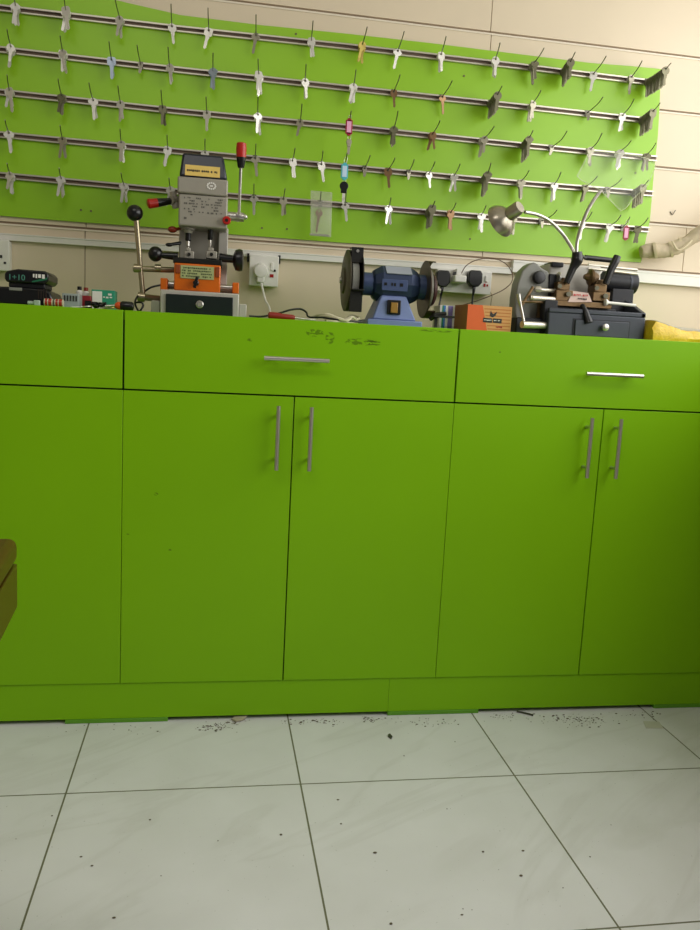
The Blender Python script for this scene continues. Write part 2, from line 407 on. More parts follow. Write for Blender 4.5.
# hooks: (root x, tip x, tip y, keys, style)   style: l light, d dark, b brown, w white, y yellow, o old mixed, u bluish
hooks = [
 [(16, 13, -10, 3, 'l'), (67, 63, -12, 4, 'w'), (121, 115, 0, 2, 'l'), (172, 171, 4, 1, 'l'), (209, 208, 8, 1, 'l'), (256, 256, 16, 1, 'o'), (311, 313, 22, 2, 'l'), (361, 367, 30, 3, 'y'), (397, 404, 34, 1, 'w'), (440, 446, 38, 2, 'l'), (494, 500, 44, 3, 'l'), (530, 544, 48, 4, 'd'), (563, 575, 54, 6, 'd'), (592, 606, 57, 1, 'l'), (629, 642, 62, 2, 'o'), (646, 671, 63, 8, 'd')],
 [(12, 7, 33, 3, 'l'), (64, 60, 38, 4, 'l'), (112, 109, 42, 2, 'u'), (141, 137, 48, 1, 's'), (170, 168, 47, 2, 'l'), (213, 213, 53, 3, 'u'), (259, 258, 60, 4, 'w'), (305, 306, 66, 2, 'l'), (353, 356, 71, 3, 'w'), (393, 400, 77, 1, 'b'), (441, 452, 84, 1, 'b'), (490, 502, 87, 6, 'd'), (529, 541, 91, 4, 'o'), (586, 603, 97, 1, 's'), (620, 634, 99, 2, 'l'), (641, 660, 103, 6, 'd')],
 [(10, 7, 76, 3, 'l'), (63, 58, 79, 3, 'd'), (94, 89, 83, 2, 'l'), (121, 118, 86, 2, 'l'), (163, 161, 90, 2, 'd'), (207, 206, 97, 1, 'w'), (258, 258, 97, 4, 'w'), (300, 302, 104, 1, 'o'), (348, 351, 115, 0, 'l'), (392, 398, 111, 4, 'd'), (431, 440, 122, 2, 'b'), (481, 494, 129, 3, 'o'), (523, 533, 131, 6, 'd'), (550, 567, 131, 1, 's'), (587, 602, 133, 3, 'o'), (616, 631, 143, 4, 'w'), (644, 656, 143, 3, 'd')],
 [(10, 5, 122, 3, 'l'), (63, 60, 127, 2, 'o'), (122, 120, 129, 4, 'l'), (168, 167, 135, 2, 'l'), (205, 205, 139, 2, 'l'), (255, 256, 144, 1, 'o'), (292, 295, 150, 2, 'l'), (321, 323, 151, 1, 'l'), (345, 347, 153, 0, 'l'), (364, 370, 158, 1, 's'), (387, 395, 159, 1, 'b'), (408, 414, 163, 1, 's'), (428, 435, 162, 1, 'l'), (453, 460, 165, 2, 'l'), (483, 491, 163, 5, 'd'), (519, 529, 172, 3, 'o'), (553, 561, 172, 2, 'l'), (583, 597, 181, 2, 'd'), (606, 622, 179, 1, 's'), (634, 648, 185, 5, 'd')],
 [(11, 7, 164, 3, 'l'), (62, 59, 168, 4, 'l'), (125, 121, 173, 3, 'l'), (171, 169, 178, 3, 'l'), (254, 254, 184, 1, 'l'), (283, 285, 189, 2, 'o'), (320, 321, 193, 0, 'l'), (345, 346, 196, 1, 'w'), (388, 391, 198, 3, 'w'), (428, 435, 201, 5, 'd'), (449, 456, 203, 3, 'b'), (480, 486, 206, 3, 'w'), (512, 520, 212, 2, 'o'), (540, 557, 210, 1, 's'), (580, 592, 212, 2, 'l'), (608, 621, 215, 2, 'l'), (622, 630, 217, 0, 'l'), (636, 648, 218, 2, 'd')],
]
ordn = ['', 'first', 'second', 'third', 'fourth', 'fifth', 'sixth', 'seventh', 'eighth', 'ninth', 'tenth', 'eleventh', 'twelfth', 'thirteenth', 'fourteenth', 'fifteenth', 'sixteenth', 'seventeenth', 'eighteenth', 'nineteenth', 'twentieth']

# key prototypes: origin at the hole, hanging down in the x-z plane
KM = {'l': mat('key_nickel', 'd6d2c8', .36, .5), 'w': mat('key_bright_nickel', 'e6e2da', .36, .45), 'd': mat('key_tarnished', '78745c', .42, .5), 'b': mat('key_bronze', '8c6c4c', .4, .6),
      'y': mat('key_brass', 'c8b464', .35, .6), 'o': mat('key_dull_steel', 'a8a28e', .42, .5), 'u': mat('key_bluish_nickel', 'a8b4c4', .3, .6)}
def key_mesh(bow, blade, shape, mt, nm):
    m = MB(); t = .0011; hr = .0032
    seg = 18; ring = []; hole = []
    for i in range(seg):
        a = PI/2-2*PI*i/seg; c, s_ = math.cos(a), math.sin(a)
        if shape == 'round': rx = rz = bow
        elif shape == 'square':
            k = 1/max(abs(c), abs(s_)); k = min(k, 1.22); rx = rz = bow*.88*k
        else: rx = bow*(1.18 if s_ < .2 else .9); rz = bow*.85
        ring.append((c*rx, s_*rz-bow*.38)); hole.append((c*hr, s_*hr))
    V = {}
    for y in (-t, t):
        V[y, 'o'] = [m.b.verts.new((x, y, z)) for x, z in ring]; V[y, 'i'] = [m.b.verts.new((x, y, z)) for x, z in hole]
    for i in range(seg):
        j = (i+1) % seg
        m.b.faces.new((V[-t, 'o'][i], V[-t, 'o'][j], V[-t, 'i'][j], V[-t, 'i'][i])); m.b.faces.new((V[t, 'o'][j], V[t, 'o'][i], V[t, 'i'][i], V[t, 'i'][j]))
        m.b.faces.new((V[-t, 'o'][j], V[-t, 'o'][i], V[t, 'o'][i], V[t, 'o'][j])); m.b.faces.new((V[-t, 'i'][i], V[-t, 'i'][j], V[t, 'i'][j], V[t, 'i'][i]))
    z0 = -bow*1.2; bw = .0042
    pts = [(-bw, z0), (-bw*1.25, z0-.003), (-bw, z0-.004)]
    n = 6
    pts += [(-bw, z0-blade+.003), (-bw*.2, z0-blade)]
    for i in range(n):
        zc = z0-blade+.003+(blade-.012)*i/n
        pts += [(bw*random.uniform(.35, .6), zc), (bw*random.uniform(.7, 1), zc+(blade-.012)/n*.5)]
    pts += [(bw, z0-.006), (bw*1.25, z0-.003), (bw, z0)]
    m.prism([(x, -t*.9, z) for x, z in pts], (0, t*1.8, 0))
    # milled groove ridge along the blade
    m.box(-.0008, .0008, -t*1.15, t*1.15, z0-blade*.85, z0)
    bmesh.ops.recalc_face_normals(m.b, faces=m.b.faces)
    me = bpy.data.meshes.new(nm); m.b.to_mesh(me); m.b.free(); me.materials.append(mt); return me
protos = {}
for s, mt in KM.items():
    protos[s] = [key_mesh(.0112, .030, 'round', mt, 'key'), key_mesh(.0118, .033, 'square', mt, 'key'), key_mesh(.0105, .036, 'wide', mt, 'key')]
small = [key_mesh(.0062, .016, 'round', KM['o'], 'key')]
look = {'l': 'silver', 'w': 'bright silver', 'd': 'dark tarnished', 'b': 'bronze brown', 'y': 'pale brass', 'o': 'dull grey', 'u': 'bluish silver', 's': 'very small'}
hook_at = {}
for ri, pts in enumerate(rails):
    p0 = at(*pts[0], RY); p1 = at(*pts[-1], RY)
    rl = thing('hook_rail', '%s slotted aluminium hook rail across the green board' % {'top': 'topmost', 'second': 'second from top', 'middle': 'middle', 'fourth': 'second from bottom', 'bottom': 'lowest'}[names[ri]], 'rail', ((p0.x+p1.x)/2, RY, (p0.z+p1.z)/2), 'hook rails on the green board')
    P = [at(x, y, RY) for x, y in pts]
    def strip(lo, hi, ya, yb, mt, nm):
        m = MB(); A = []
        for p in P:
            A.append([m.b.verts.new((p.x, ya, p.z+lo)), m.b.verts.new((p.x, yb, p.z+lo)), m.b.verts.new((p.x, yb, p.z+hi)), m.b.verts.new((p.x, ya, p.z+hi))])
        for a, b in zip(A, A[1:]):
            for k in range(4): m.b.faces.new((a[k], a[(k+1) % 4], b[(k+1) % 4], b[k]))
        m.b.faces.new(A[0]); m.b.faces.new(A[-1][::-1])
        return m.build(nm, mt, rl, smooth=False)
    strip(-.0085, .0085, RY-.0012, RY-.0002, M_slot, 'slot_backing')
    strip(.0042, .0085, RY-.008, RY-.0012, M_alu, 'channel_lip'); strip(-.0085, -.0048, RY-.008, RY-.0012, M_alu, 'channel_lip')
    def zrail(x):
        for a, b in zip(P, P[1:]):
            if x <= b.x: return a.z+(b.z-a.z)*(x-a.x)/(b.x-a.x)
        return P[-1].z
    for hi, (rx, tx, ty, n, st) in enumerate(hooks[ri]):
        yy = None
        for (xa, ya), (xb, yb) in zip(pts, pts[1:]):
            if xa <= rx <= xb: yy = ya+(yb-ya)*(rx-xa)/(xb-xa)
        if yy is None: yy = pts[-1][1]
        R = at(rx, yy, RY-.004); Lh = .145
        R.z = zrail(R.x)
        Tp = at(tx, ty, RY-Lh)
        if Tp.z < R.z+.008: Tp.z = R.z+.008
        rise = Tp.z-R.z; dx = Tp.x-R.x
        prof = [(0, 0), (.15, -.02), (.45, .0), (.7, .16), (.86, .5), (1, 1)]
        hp = [Vector((R.x+dx*t, R.y+(Tp.y-R.y)*t, R.z+rise*z)) for t, z in prof]
        m = MB(); m.box(R.x-.006, R.x+.006, RY-.0105, RY-.0082, R.z-.011, R.z+.009)
        m.tube([hp[0]+Vector((0, -.004, 0))]+hp[1:], .0015, seg=6, n=4)
        m.build('hook', M_wire, rl)
        def on(t, R=R, dx=dx, Tp=Tp, rise=rise):
            for (ta, za), (tb, zb) in zip(prof, prof[1:]):
                if t <= tb:
                    k = (t-ta)/(tb-ta); z = za+(zb-za)*k; break
            return Vector((R.x+dx*t, R.y+(Tp.y-R.y)*t, R.z+rise*z))
        hook_at[ri, hi] = on
        if n:
            s = st if st != 's' else 'o'
            where = "%s rail's %s hook from the left" % (names[ri], ordn[hi+1])
            step = .085 if n < 5 else .1
            t0 = .13 if n < 3 else .12
            n = {5: 8, 6: 10, 8: 13}.get(n, n)
            for k in range(n):
                t = t0+step*k
                if n >= 8: t = .07+(.60 if n < 13 else .74)*k/(n-1)
                elif n >= 5: t = .1+.6*k/(n-1)
                p = on(t)
                ss = s if (k % 3 != 2 or s in 'dw') else random.choice('lo')
                if n >= 8 and k == n-1: ss = 'l'
                me = small[0] if st == 's' else protos[s][(hi+ri+(k if n < 8 else 0)) % 3]
                o = bpy.data.objects.new('key', me); C.objects.link(o)
                o.location = p+Vector((0, 0, -.0014))
                sc = random.uniform(.94, 1.12) if n < 8 else 1.08
                o.scale = (sc, 1, sc)
                o.rotation_euler = (random.uniform(-.08, .08), random.uniform(-.22, .22) if n < 8 else random.uniform(-.06, .06), random.uniform(-.35, .35) if n < 8 else random.uniform(-.1, .1))
                lk = look['s'] if st == 's' else look[ss]
                lb = '%s key hanging alone on the %s' % (lk, where) if n == 1 else '%s key in the bunch on the %s' % (lk, where)
                tag(o, lb, 'key', 'keys on the %s' % where)

# plastic key tags and fobs
def key_tag(ri, hi, pc, w, h, mt, paper, label, extra=None):
    on = hook_at[ri, hi]; p = on(.75); Y = p.y
    c = at(pc[0], pc[1], Y)
    t = thing('key_tag', label, 'key tag', c)
    m = MB(); m.cyl(c+Vector((0, -.0018, h/2-.001)), c+Vector((0, .0018, h/2-.001)), w*.32, seg=16)
    m.box(c.x-w/2, c.x+w/2, Y-.0018, Y+.0018, c.z-h/2, c.z+h/2)
    m.cyl(c+Vector((0, -.0018, -h/2+.001)), c+Vector((0, .0018, -h/2+.001)), w*.32, seg=16)
    m.build('tag_frame', mt, t, bevel=.0008)
    MB().box(c.x-w*.32, c.x+w*.32, Y-.0024, Y-.0017, c.z-h*.40, c.z+h*.40).build('paper_insert', paper, t)
    top = c+Vector((0, 0, h/2+w*.2)); m = MB()
    d = p-top; m.tube([top+d*0, top+d*.3+Vector((.004, 0, 0)), p+Vector((.003, -.001, .003)), p+Vector((-.003, .001, .003)), top+d*.3+Vector((-.004, 0, 0)), top], .0007, seg=6)
    m.build('split_ring', M_chrome, t)
    return t, c
M_pinkp = mat('pink_paper', 'eaa8c8', .6); M_bluep = mat('pale_blue_paper', 'c4dcf0', .6); M_maroon = mat('maroon_plastic', '9c1430', .35); M_cyan = mat('cyan_plastic', '50b8c4', .35)
key_tag(2, 8, (349, 127), .020, .038, M_maroon, M_pinkp, 'dark red key tag with pink paper, hanging on the middle rail', None)
key_tag(3, 8, (344.5, 171.5), .020, .038, M_cyan, M_bluep, 'light blue key tag above the black headed car key')
key_tag(4, 16, (626, 233), .018, .036, M_maroon, M_pinkp, 'dark red key tag on the bottom rail near the right end of the board')
def big_key(pc, Y, length, headmat, blade, label, w=.011):
    c = at(pc[0], pc[1], Y)
    t = thing('car_key', label, 'key', c)
    m = MB(); m.lathe(c+Vector((0, .003, 0)), (0, -1, 0), [(0, w*.9), (.001, w), (.005, w), (.006, w*.9)])
    o = m.build('key_head', headmat, t)
    m = MB(); m.box(c.x-w*.7, c.x+w*.7, Y-.003, Y+.003, c.z-w*1.6, c.z-w*.5).build('head_collar', headmat, t, bevel=.001)
    m = MB(); pts = [(-.004, -w*1.4), (.004, -w*1.4), (.004, -length+.01), (.0028, -length+.008), (.004, -length+.004), (0, -length), (-.004, -length+.005)]
    m.prism([c+Vector((x, -.0012, z)) for x, z in pts], (0, .0024, 0)).build('blade', blade, t)
    m = MB(); m.tube([c+Vector((math.sin(a)*.0045, -.0015, w+.006+math.cos(a)*.011)) for a in [2*PI*i/10 for i in range(11)]], .0007, seg=6); m.build('split_ring', M_chrome, t)
    return t
big_key((349, 142), D-.11, .036, KM['o'], KM['o'], 'grey key hanging below the dark red tag with pink paper on the middle rail', .008)
big_key((344, 186), D-.11, .052, M_black, KM['w'], 'car key with black plastic head below the light blue tag', .0125)

# clear bag with a key in it, on the bottom rail
M_bag = clear('clear_bag_plastic', 'd8d4c8', .3, .25); M_shield = clear('clear_shield_plastic', 'e4e8dc', .06, .12)
on = hook_at[4, 6]; p = on(.35); YB_ = p.y
c = at(320.5, 214, YB_); bag = thing('plastic_bag', 'small clear plastic bag holding a key, hung on the bottom rail', 'bag', c)
m = MB(); nx, nz = 9, 14; bw, bh = .064, .128; g = []
for k in range(2):
    G_ = [[m.b.verts.new((c.x+bw*(i/nx-.5)*(1-.05*j/nz)+.004*j/nz, YB_+(-.0015 if k else .0015)+(-1 if k else 1)*.005*math.sin(PI*i/nx)*math.sin(PI*j/nz)+random.uniform(-.0007, .0007), c.z+bh/2-bh*j/nz)) for i in range(nx+1)] for j in range(nz+1)]
    for j in range(nz):
        for i in range(nx): m.b.faces.new((G_[j][i], G_[j][i+1], G_[j+1][i+1], G_[j+1][i]))
m.build('bag_film', M_bag, bag)
x_, z_ = c.x, c.z
m = MB(); m.box(x_-bw*.46, x_+bw*.44, YB_-.0025, YB_-.0018, z_-bh*.49, z_-bh*.45); m.box(x_+bw*.12, x_+bw*.42, YB_-.0032, YB_-.0025, z_-bh*.495, z_-bh*.465); m.build('bag_seam', mat('bag_seam', '9a9a8a', .4), bag)
o = bpy.data.objects.new('key', protos['b'][2]); C.objects.link(o); o.location = (c.x-.004, YB_, c.z+.008); o.scale = (.9, 1, 1.3); o.rotation_euler = (0, .08, 0)
tag(o, 'long brownish key inside the clear plastic bag', 'key')

# ------------------------------------------------------------------ trunking, sockets, cables
def trunk(name, a, b, h, dep, label):
    A = at(*a, D-dep); B = at(*b, D-dep); m = MB()
    m.prism([A, B, B-Vector((0, 0, h)), A-Vector((0, 0, h))], (0, dep-.0002-.0025, 0))
    m.prism([A+Vector((0, 0, .0006)), B+Vector((0, 0, .0006)), B+Vector((0, 0, -h*.18)), A+Vector((0, 0, -h*.18))], (0, -.0015, 0))
    o = m.build(name, M_white, base=(A+B)/2, bevel=.0008); return tag(o, label, 'cable trunking')
trunk('cable_trunking', (-90, 227), (513, 268), .0185, .014, 'narrow white cable trunking on the wall left of the key duplicator')
trunk('cable_trunking', (513.6, 260), (786, 282.6), .037, .02, 'wide white cable trunking on the wall right of the key duplicator')
M_neon = mat('red_neon', 'a01812', .3)
def socket(px0, py0, px1, py1, label):
    x0, x1, z0, z1 = rect(px0, py0, px1, py1, D-.03)
    t = thing('wall_socket', label, 'socket', ((x0+x1)/2, D, z0))
    MB().box(x0, x1, D-.030, D-.0003, z0, z1).build('back_box', M_white, t, bevel=.003)
    MB().box(x0-.001, x1+.001, D-.036, D-.0301, z0-.001, z1+.001).build('face_plate', M_white, t, bevel=.002)
    return t, x0, x1, z0, z1
t, x0, x1, z0, z1 = socket(249.5, 256, 278, 286, 'single white wall socket with the white plug, left of the grinder')
MB().box(x0+.062, x0+.071, D-.040, D-.036, z1-.042, z1-.018).build('rocker_switch', M_white, t, bevel=.001)
MB().box(x0+.060, x0+.071, D-.0375, D-.036, z0+.026, z0+.035).build('indicator', M_neon, t); MB().cyl((x0+.074, D-.038, z0+.046), (x0+.074, D-.0355, z0+.046), .0035).build('screw', M_blackm, t)
for xx in (x0-.004, x1+.004): 
    tag(MB().box(xx-.0035, xx+.0025, D-.021, D-.002, z1-.018, z1+.006).build('trunking_clip', M_blackm, base=(xx, D, z1)), 'dark clip joint of the trunking %s the single socket' % ('left of' if xx < x0 else 'right of'), 'clip')
# white plug with cable
c = at(260.5, 271, D-.05); pl = thing('plug', 'white round-backed plug in the single wall socket', 'plug', c)
MB().lathe(c+Vector((0, .0135, 0)), (0, -1, 0), [(0, .022), (.018, .022), (.026, .018), (.028, .004)]).build('plug_body', M_white, pl)
MB().box(c.x-.010, c.x+.012, D-.060, D-.037, c.z-.034, c.z-.012).build('cord_grip', M_white, pl, bevel=.003)
e = at(272, 313, .30); m = MB(); m.tube([c+Vector((.002, -.004, -.03)), at(265, 299, .40), at(269, 307, .36), Vector((e.x, .30, H+.0032))], .0032)
m.build('cord', M_white, pl)
t, x0, x1, z0, z1 = socket(437, 270.5, 490.5, 293, 'double white wall socket behind the grinder with black plugs')
for xx in (.065, .135): MB().box(x0+xx-.004+.02, x0+xx+.004+.02, D-.040, D-.036, z1-.030, z1-.012).build('rocker_switch', M_white, t, bevel=.001)
m = MB(); m.box(x1-.020, x1-.013, D-.0375, D-.036, z1-.032, z1-.020); m.box(x1-.024, x1-.018, D-.0375, D-.036, z1-.046, z1-.036); m.box(x1-.014, x1-.009, D-.0375, D-.036, z1-.044, z1-.038); m.build('indicator', M_neon, t)
def plug(px, py, label, hook=True):
    c = at(px, py, D-.05); q = thing('plug', label, 'plug', c)
    m = MB(); w, h = .022, .024
    pts = [(-w*.7, h), (w*.7, h), (w, h*.6), (w, -h*.5), (w*.5, -h*1.05), (-w*.5, -h*1.05), (-w, -h*.5), (-w, h*.6)]
    m.prism([c+Vector((x, -.012, z)) for x, z in pts], (0, .0258, 0)); m.build('plug_body', M_black, q, bevel=.003)
    m = MB(); m.tube([c+Vector((0, 0, -.022)), c+Vector((-.001, -.004, -.035)), c+Vector((-.003, -.004, -.055))], [.0065, .005, .003]); m.build('cord_grip', M_black, q)
    return q, c
q, c = plug(474.5, 278.5, 'black plug in the double socket, next to the white adapter')
m = MB(); m.tube([c+Vector((-.003, -.004, -.053)), c+Vector((-.008, -.02, -.075)), Vector((c.x-.02, D-.1, H+.004)), Vector((c.x-.10, D-.09, H+.004))], .003); m.build('cord', M_black, q)
q, c2 = plug(442.5, 278.5, 'black plug peeking out beside the right wheel of the grinder')
m = MB(); m.tube([c2+Vector((-.003, -.004, -.053)), c2+Vector((-.008, -.015, -.075)), Vector((c2.x-.03, D-.08, H+.004)), Vector((c2.x-.09, D-.12, H+.004))], .003); m.build('cord', M_black, q)
c = at(458.5, 279, D-.055); ad = thing('adapter', 'white phone charger adapter in the double socket beside the black plug', 'adapter', c)
MB().box(c.x-.019, c.x+.019, D-.078, D-.0365, c.z-.012, c.z+.010).build('adapter_body', M_white, ad, bevel=.004)
MB().box(c.x-.010, c.x+.006, D-.062, D-.0365, c.z+.011, c.z+.030).build('socket_block', M_white, ad, bevel=.002)
MB().box(c.x-.0175, c.x-.012, D-.066, D-.05, c.z+.011, c.z+.020).build('cable_plug', M_black, ad)
Yw = D-.06
loop = [(461, 274), (466, 266), (475, 260.5), (487, 258.5), (499, 260), (508, 266), (512.5, 275), (511, 283), (503, 290), (490, 296), (478, 300.5), (463, 305)]
m = MB(); m.tube([at(x, y, Yw-.02*math.sin(PI*i/11)) for i, (x, y) in enumerate(loop)], .0013, seg=6); 
tag(m.build('thin_wire', M_wirebr, base=at(487, 258.5, Yw)), 'thin brown wire looping above the double socket', 'wire')
m = MB(); m.tube([at(489, 290, D-.02), at(492, 296, D-.02), at(491, 303, D-.03), Vector((at(490, 310, D-.03).x, D-.03, H+.002))], .0014, seg=6); tag(m.build('thin_wire', mat('tan_wire', '9a8a64', .5), base=at(490, 300, D-.02)), 'thin tan wire hanging from the right end of the double socket', 'wire')
t, x0, x1, z0, z1 = socket(-20, 240, 9.5, 270, 'white wall socket at the left edge above the battery charger')
m = MB(); m.box(x1-.014, x1-.008, D-.0375, D-.036, z0+.018, z0+.024); m.box(x1-.024, x1-.018, D-.0375, D-.036, z0+.034, z0+.042); m.box(x1-.034, x1-.028, D-.0375, D-.036, z0+.018, z0+.024); m.build('socket_holes', M_black, t)
# wrapped pipe right of the board
m = MB(); m.tube([at(641, 252, D-.035), at(652, 250.5, D-.04), at(664, 251, D-.045), at(676, 247.5, D-.05), at(688, 241, D-.06), at(702, 232, D-.07), at(740, 212, D-.1), at(768, 199, D-.1)], [.018, .024, .021, .023, .018, .023, .024, .022], seg=14, n=5)
for v in m.b.verts: v.co += Vector((random.uniform(-.0015, .0015), random.uniform(-.0015, .0015), random.uniform(-.0015, .0015)))
pp = tag(m.build('wrapped_pipe', mat('pipe_wrap', 'bcae92', .8, 0, .2, 80, .6), base=at(676, 247.5, D-.05)), 'beige cloth-wrapped pipe bundle sticking out right of the green board', 'pipe')
m = MB()
for (x, y) in ((655, 250.5), (671, 249.5), (681, 245)):
    a = at(x-1.4, y+.3, D-.046); b = at(x+1.4, y-.4, D-.05); m.cyl(a, b, .0255, seg=18)
m.tube([at(672, 241, D-.075), at(678, 250, D-.08), at(686, 246, D-.085), at(692, 240, D-.085)], .003, seg=6)
m.build('tape_band', mat('tape', 'cfc2a2', .5, 0, .1), pp)
m = MB(); a = at(670, 211, D); m.tube([at(670, 211.5, D-.001), at(672.5, 214.5, D-.003), at(675.5, 210, D-.008)], .0013, seg=6); tag(m.build('nail', M_wire, base=a), 'small bent nail in the beige wall right of the board', 'nail')

# ------------------------------------------------------------------ vertical key machine
K = .00262
def cylp(m, a, Ya, b, Yb, ra, rb=None, seg=18):
    return m.cyl(at(*a, Ya), at(*b, Yb), ra, rb, seg)
v0 = at(200, 316, .16)
vm = thing('vertical_key_machine', 'grey and orange vertical key milling machine with a navy top, on the worktop', 'key machine', (v0.x, .16, H))
x0, x1, z0, z1 = rect(160, 292, 238.5, 316, .10)
PB('base_body', M_greyl, vm, 160, 291.5, 239, 316, .10, .32, zb=H, bevel=.003)
m = MB(); pbox(m, 238.8, 304, 246.5, 316, .11, .30, zb=H); pbox(m, 151, 300.5, 159.8, 310, .13, .28, zb=H); m.build('base_foot', M_greyl, vm, bevel=.002)
PB('front_panel', M_darkg, vm, 165.5, 295.5, 233, 316, .094, .0995, zb=H+.001)
m = MB(); c = at(199.6, 304.5, .094); m.lathe(c, (0, -1, 0), [(0, .0095), (.004, .0095), (.005, .008), (.006, .008)]); m.mi = 1; m.cyl(c+Vector((0, -.0062, 0)), c+Vector((0, -.009, 0)), .0045); m.build('panel_knob', [M_chrome, M_grey], vm)
# slide
m = MB(); pbox(m, 160.3, 278, 167.5, 292, .13, .22); o = m.build('slide_end', M_orange, vm, bevel=.002)
m = MB(); pbox(m, 232.5, 282.5, 239, 293.5, .13, .22); m.build('slide_end', M_orange, vm, bevel=.002)
m = MB(); cylp(m, (167.5, 284), .16, (232.5, 288), .16, .0075); m.build('slide_rod', M_chrome, vm)
m = MB(); cylp(m, (167.5, 286), .20, (232.5, 291), .20, .0075); m.build('slide_rod', M_chrome, vm)
PB('carriage', M_orange, vm, 174, 264, 220.5, 291.5, .115, .26, bevel=.003)
m = MB(); pbox(m, 175.5, 264.5, 180, 273, .111, .1145); pbox(m, 215.5, 267, 219.5, 277, .111, .1145); m.build('corner_bracket', mat('dark_orange', '8a3c0a', .5), vm, bevel=.001)
lab = PB('label_plate', M_lime, vm, 180.5, 266, 214, 279, .1125, .1148, bevel=.0005)
x0, x1, z0, z1 = rect(182, 267, 212, 278, .1123); m = MB(); marks(m, x0, x1, z0, z1, .1123, 4, .003); m.build('label_print', mat('green_ink', '3c4828', .6), lab)
m = MB(); c = at(196, 283, .115); m.lathe(c, (0, -1, 0), [(0, .008), (.012, .007), (.014, .005)]); m.box(c.x-.004, c.x+.004, .094, .103, c.z-.014, c.z+.014, rot=Matrix.Rotation(.25, 3, 'Y')); m.build('clamp_knob', M_black, vm, bevel=.001)
PB('clamp_bed', M_blackm, vm, 173, 258.5, 222, 264, .12, .25)
# clamps holding keys
for (a, b) in ((184, 194), (206, 217)):
    m = MB(); pbox(m, a, 251, b, 258.5, .14, .19); pbox(m, a+2, 247.5, b-3.5, 251.2, .145, .18); m.build('key_clamp', M_grey, vm, bevel=.002)
    m = MB(); p = at((a+b)/2, 254.5, .14); m.cyl(p, p+Vector((0, -.006, 0)), .0045, seg=6); m.build('clamp_screw', M_blackm, vm)
# side knobs
m = MB(); cylp(m, (160, 255), .17, (178, 256.5), .17, .0075, .011); m.build('knob_stem', M_black, vm)
m = MB(); c = at(155.5, 254, .17); m.ball(c, .0195, (.95, .9, 1)); m.build('side_knob', M_black, vm)
m = MB(); cylp(m, (219, 257.5), .17, (236, 259.5), .17, .0115, .0095); m.build('knob_stem', M_black, vm)
m = MB(); c = at(233, 260, .17); m.lathe(c, (1, 0, .02), [(0, .012), (.006, .026), (.016, .029), (.024, .027), (.027, .018)]); m.build('side_knob', M_black, vm)
m = MB(); cylp(m, (170, 244.5), .2, (181, 243), .225, .004, .005); m.ball(at(169, 244.8, .2), .0065, (1.4, 1, .8)); m.build('small_lever', M_black, vm)
# column
PB('column', M_grey, vm, 179, 224, 227, 262, .22, .33, bevel=.004)
PB('column_side', M_greyl, vm, 218, 228, 227.5, 291.5, .205, .219, bevel=.002)
# head
hd = MB(); A = rect(178, 195, 228, 227, .13); hd.box(A[0]+.001, A[1]-.001, .132, .33, A[2], A[3]); B = rect(177.5, 178, 228, 195, .13); hd.box(B[0], B[1], .128, .334, B[2]+.001, B[3])
head = hd.build('head_housing', M_grey, vm, bevel=.004)
m = MB(); x0, x1, z0, z1 = rect(184, 197.5, 223, 214, .1315); marks(m, x0, x1, z0, z1, .1315, 6, .003, .55)
x0, x1, z0, z1 = rect(184, 213, 198, 220, .1315); marks(m, x0, x1, z0, z1, .1315, 2, .006, .6); m.build('printed_text', mat('faded_ink', '5a5850', .6), head)
m = MB(); c = at(211.5, 186, .1275); 
for i in range(12):
    a = 2*PI*i/12; m.cyl(c+Vector((math.cos(a)*.010, 0, math.sin(a)*.0075)), c+Vector((math.cos(a)*.010, -.0008, math.sin(a)*.0075)), .0023, seg=8)
m.box(c.x-.004, c.x+.004, c.y-.0008, c.y, c.z-.0018, c.z+.0018); m.build('emblem', M_white, head)
tp = MB(); b0 = rect(179, 176, 227.5, 178, .13); t0 = rect(182.5, 153.5, 223.5, 156, .135)
lo = [(b0[0], .130), (b0[1], .130), (b0[1], .332), (b0[0], .332)]; hi_ = [(t0[0], .142), (t0[1], .142), (t0[1], .32), (t0[0], .32)]
Vb = [tp.b.verts.new((x, y, B[3])) for x, y in lo]; Vt = [tp.b.verts.new((x, y, t0[3])) for x, y in hi_]
tp.b.faces.new(Vb[::-1]); tp.b.faces.new(Vt)
for i in range(4): tp.b.faces.new((Vb[i], Vb[(i+1) % 4], Vt[(i+1) % 4], Vt[i]))
cap = tp.build('top_cover', M_navy, vm, bevel=.006)
zb_ = B[3]; x0, x1, z0, z1 = rect(185, 165.5, 220, 176.5, .131); k = .012/(t0[3]-zb_)
def yface(z): return .130+k*(z-zb_)
m = MB(); m.prism([(x0, yface(z0)-.0012, z0), (x1, yface(z0)-.0012, z0), (x1, yface(z1)-.0012, z1), (x0, yface(z1)-.0012, z1)], (0, .004, 0)); lp = m.build('label_plate', M_yel, cap, smooth=False)
m = MB(); marks(m, x0+.005, x1-.005, z0+.008, z1-.009, yface((z0+z1)/2)-.0016, 1, .0028, .95)
for v in m.b.verts: v.co.y += k*(v.co.z-(z0+z1)/2)
m.build('label_print', M_ink, cap, smooth=False)
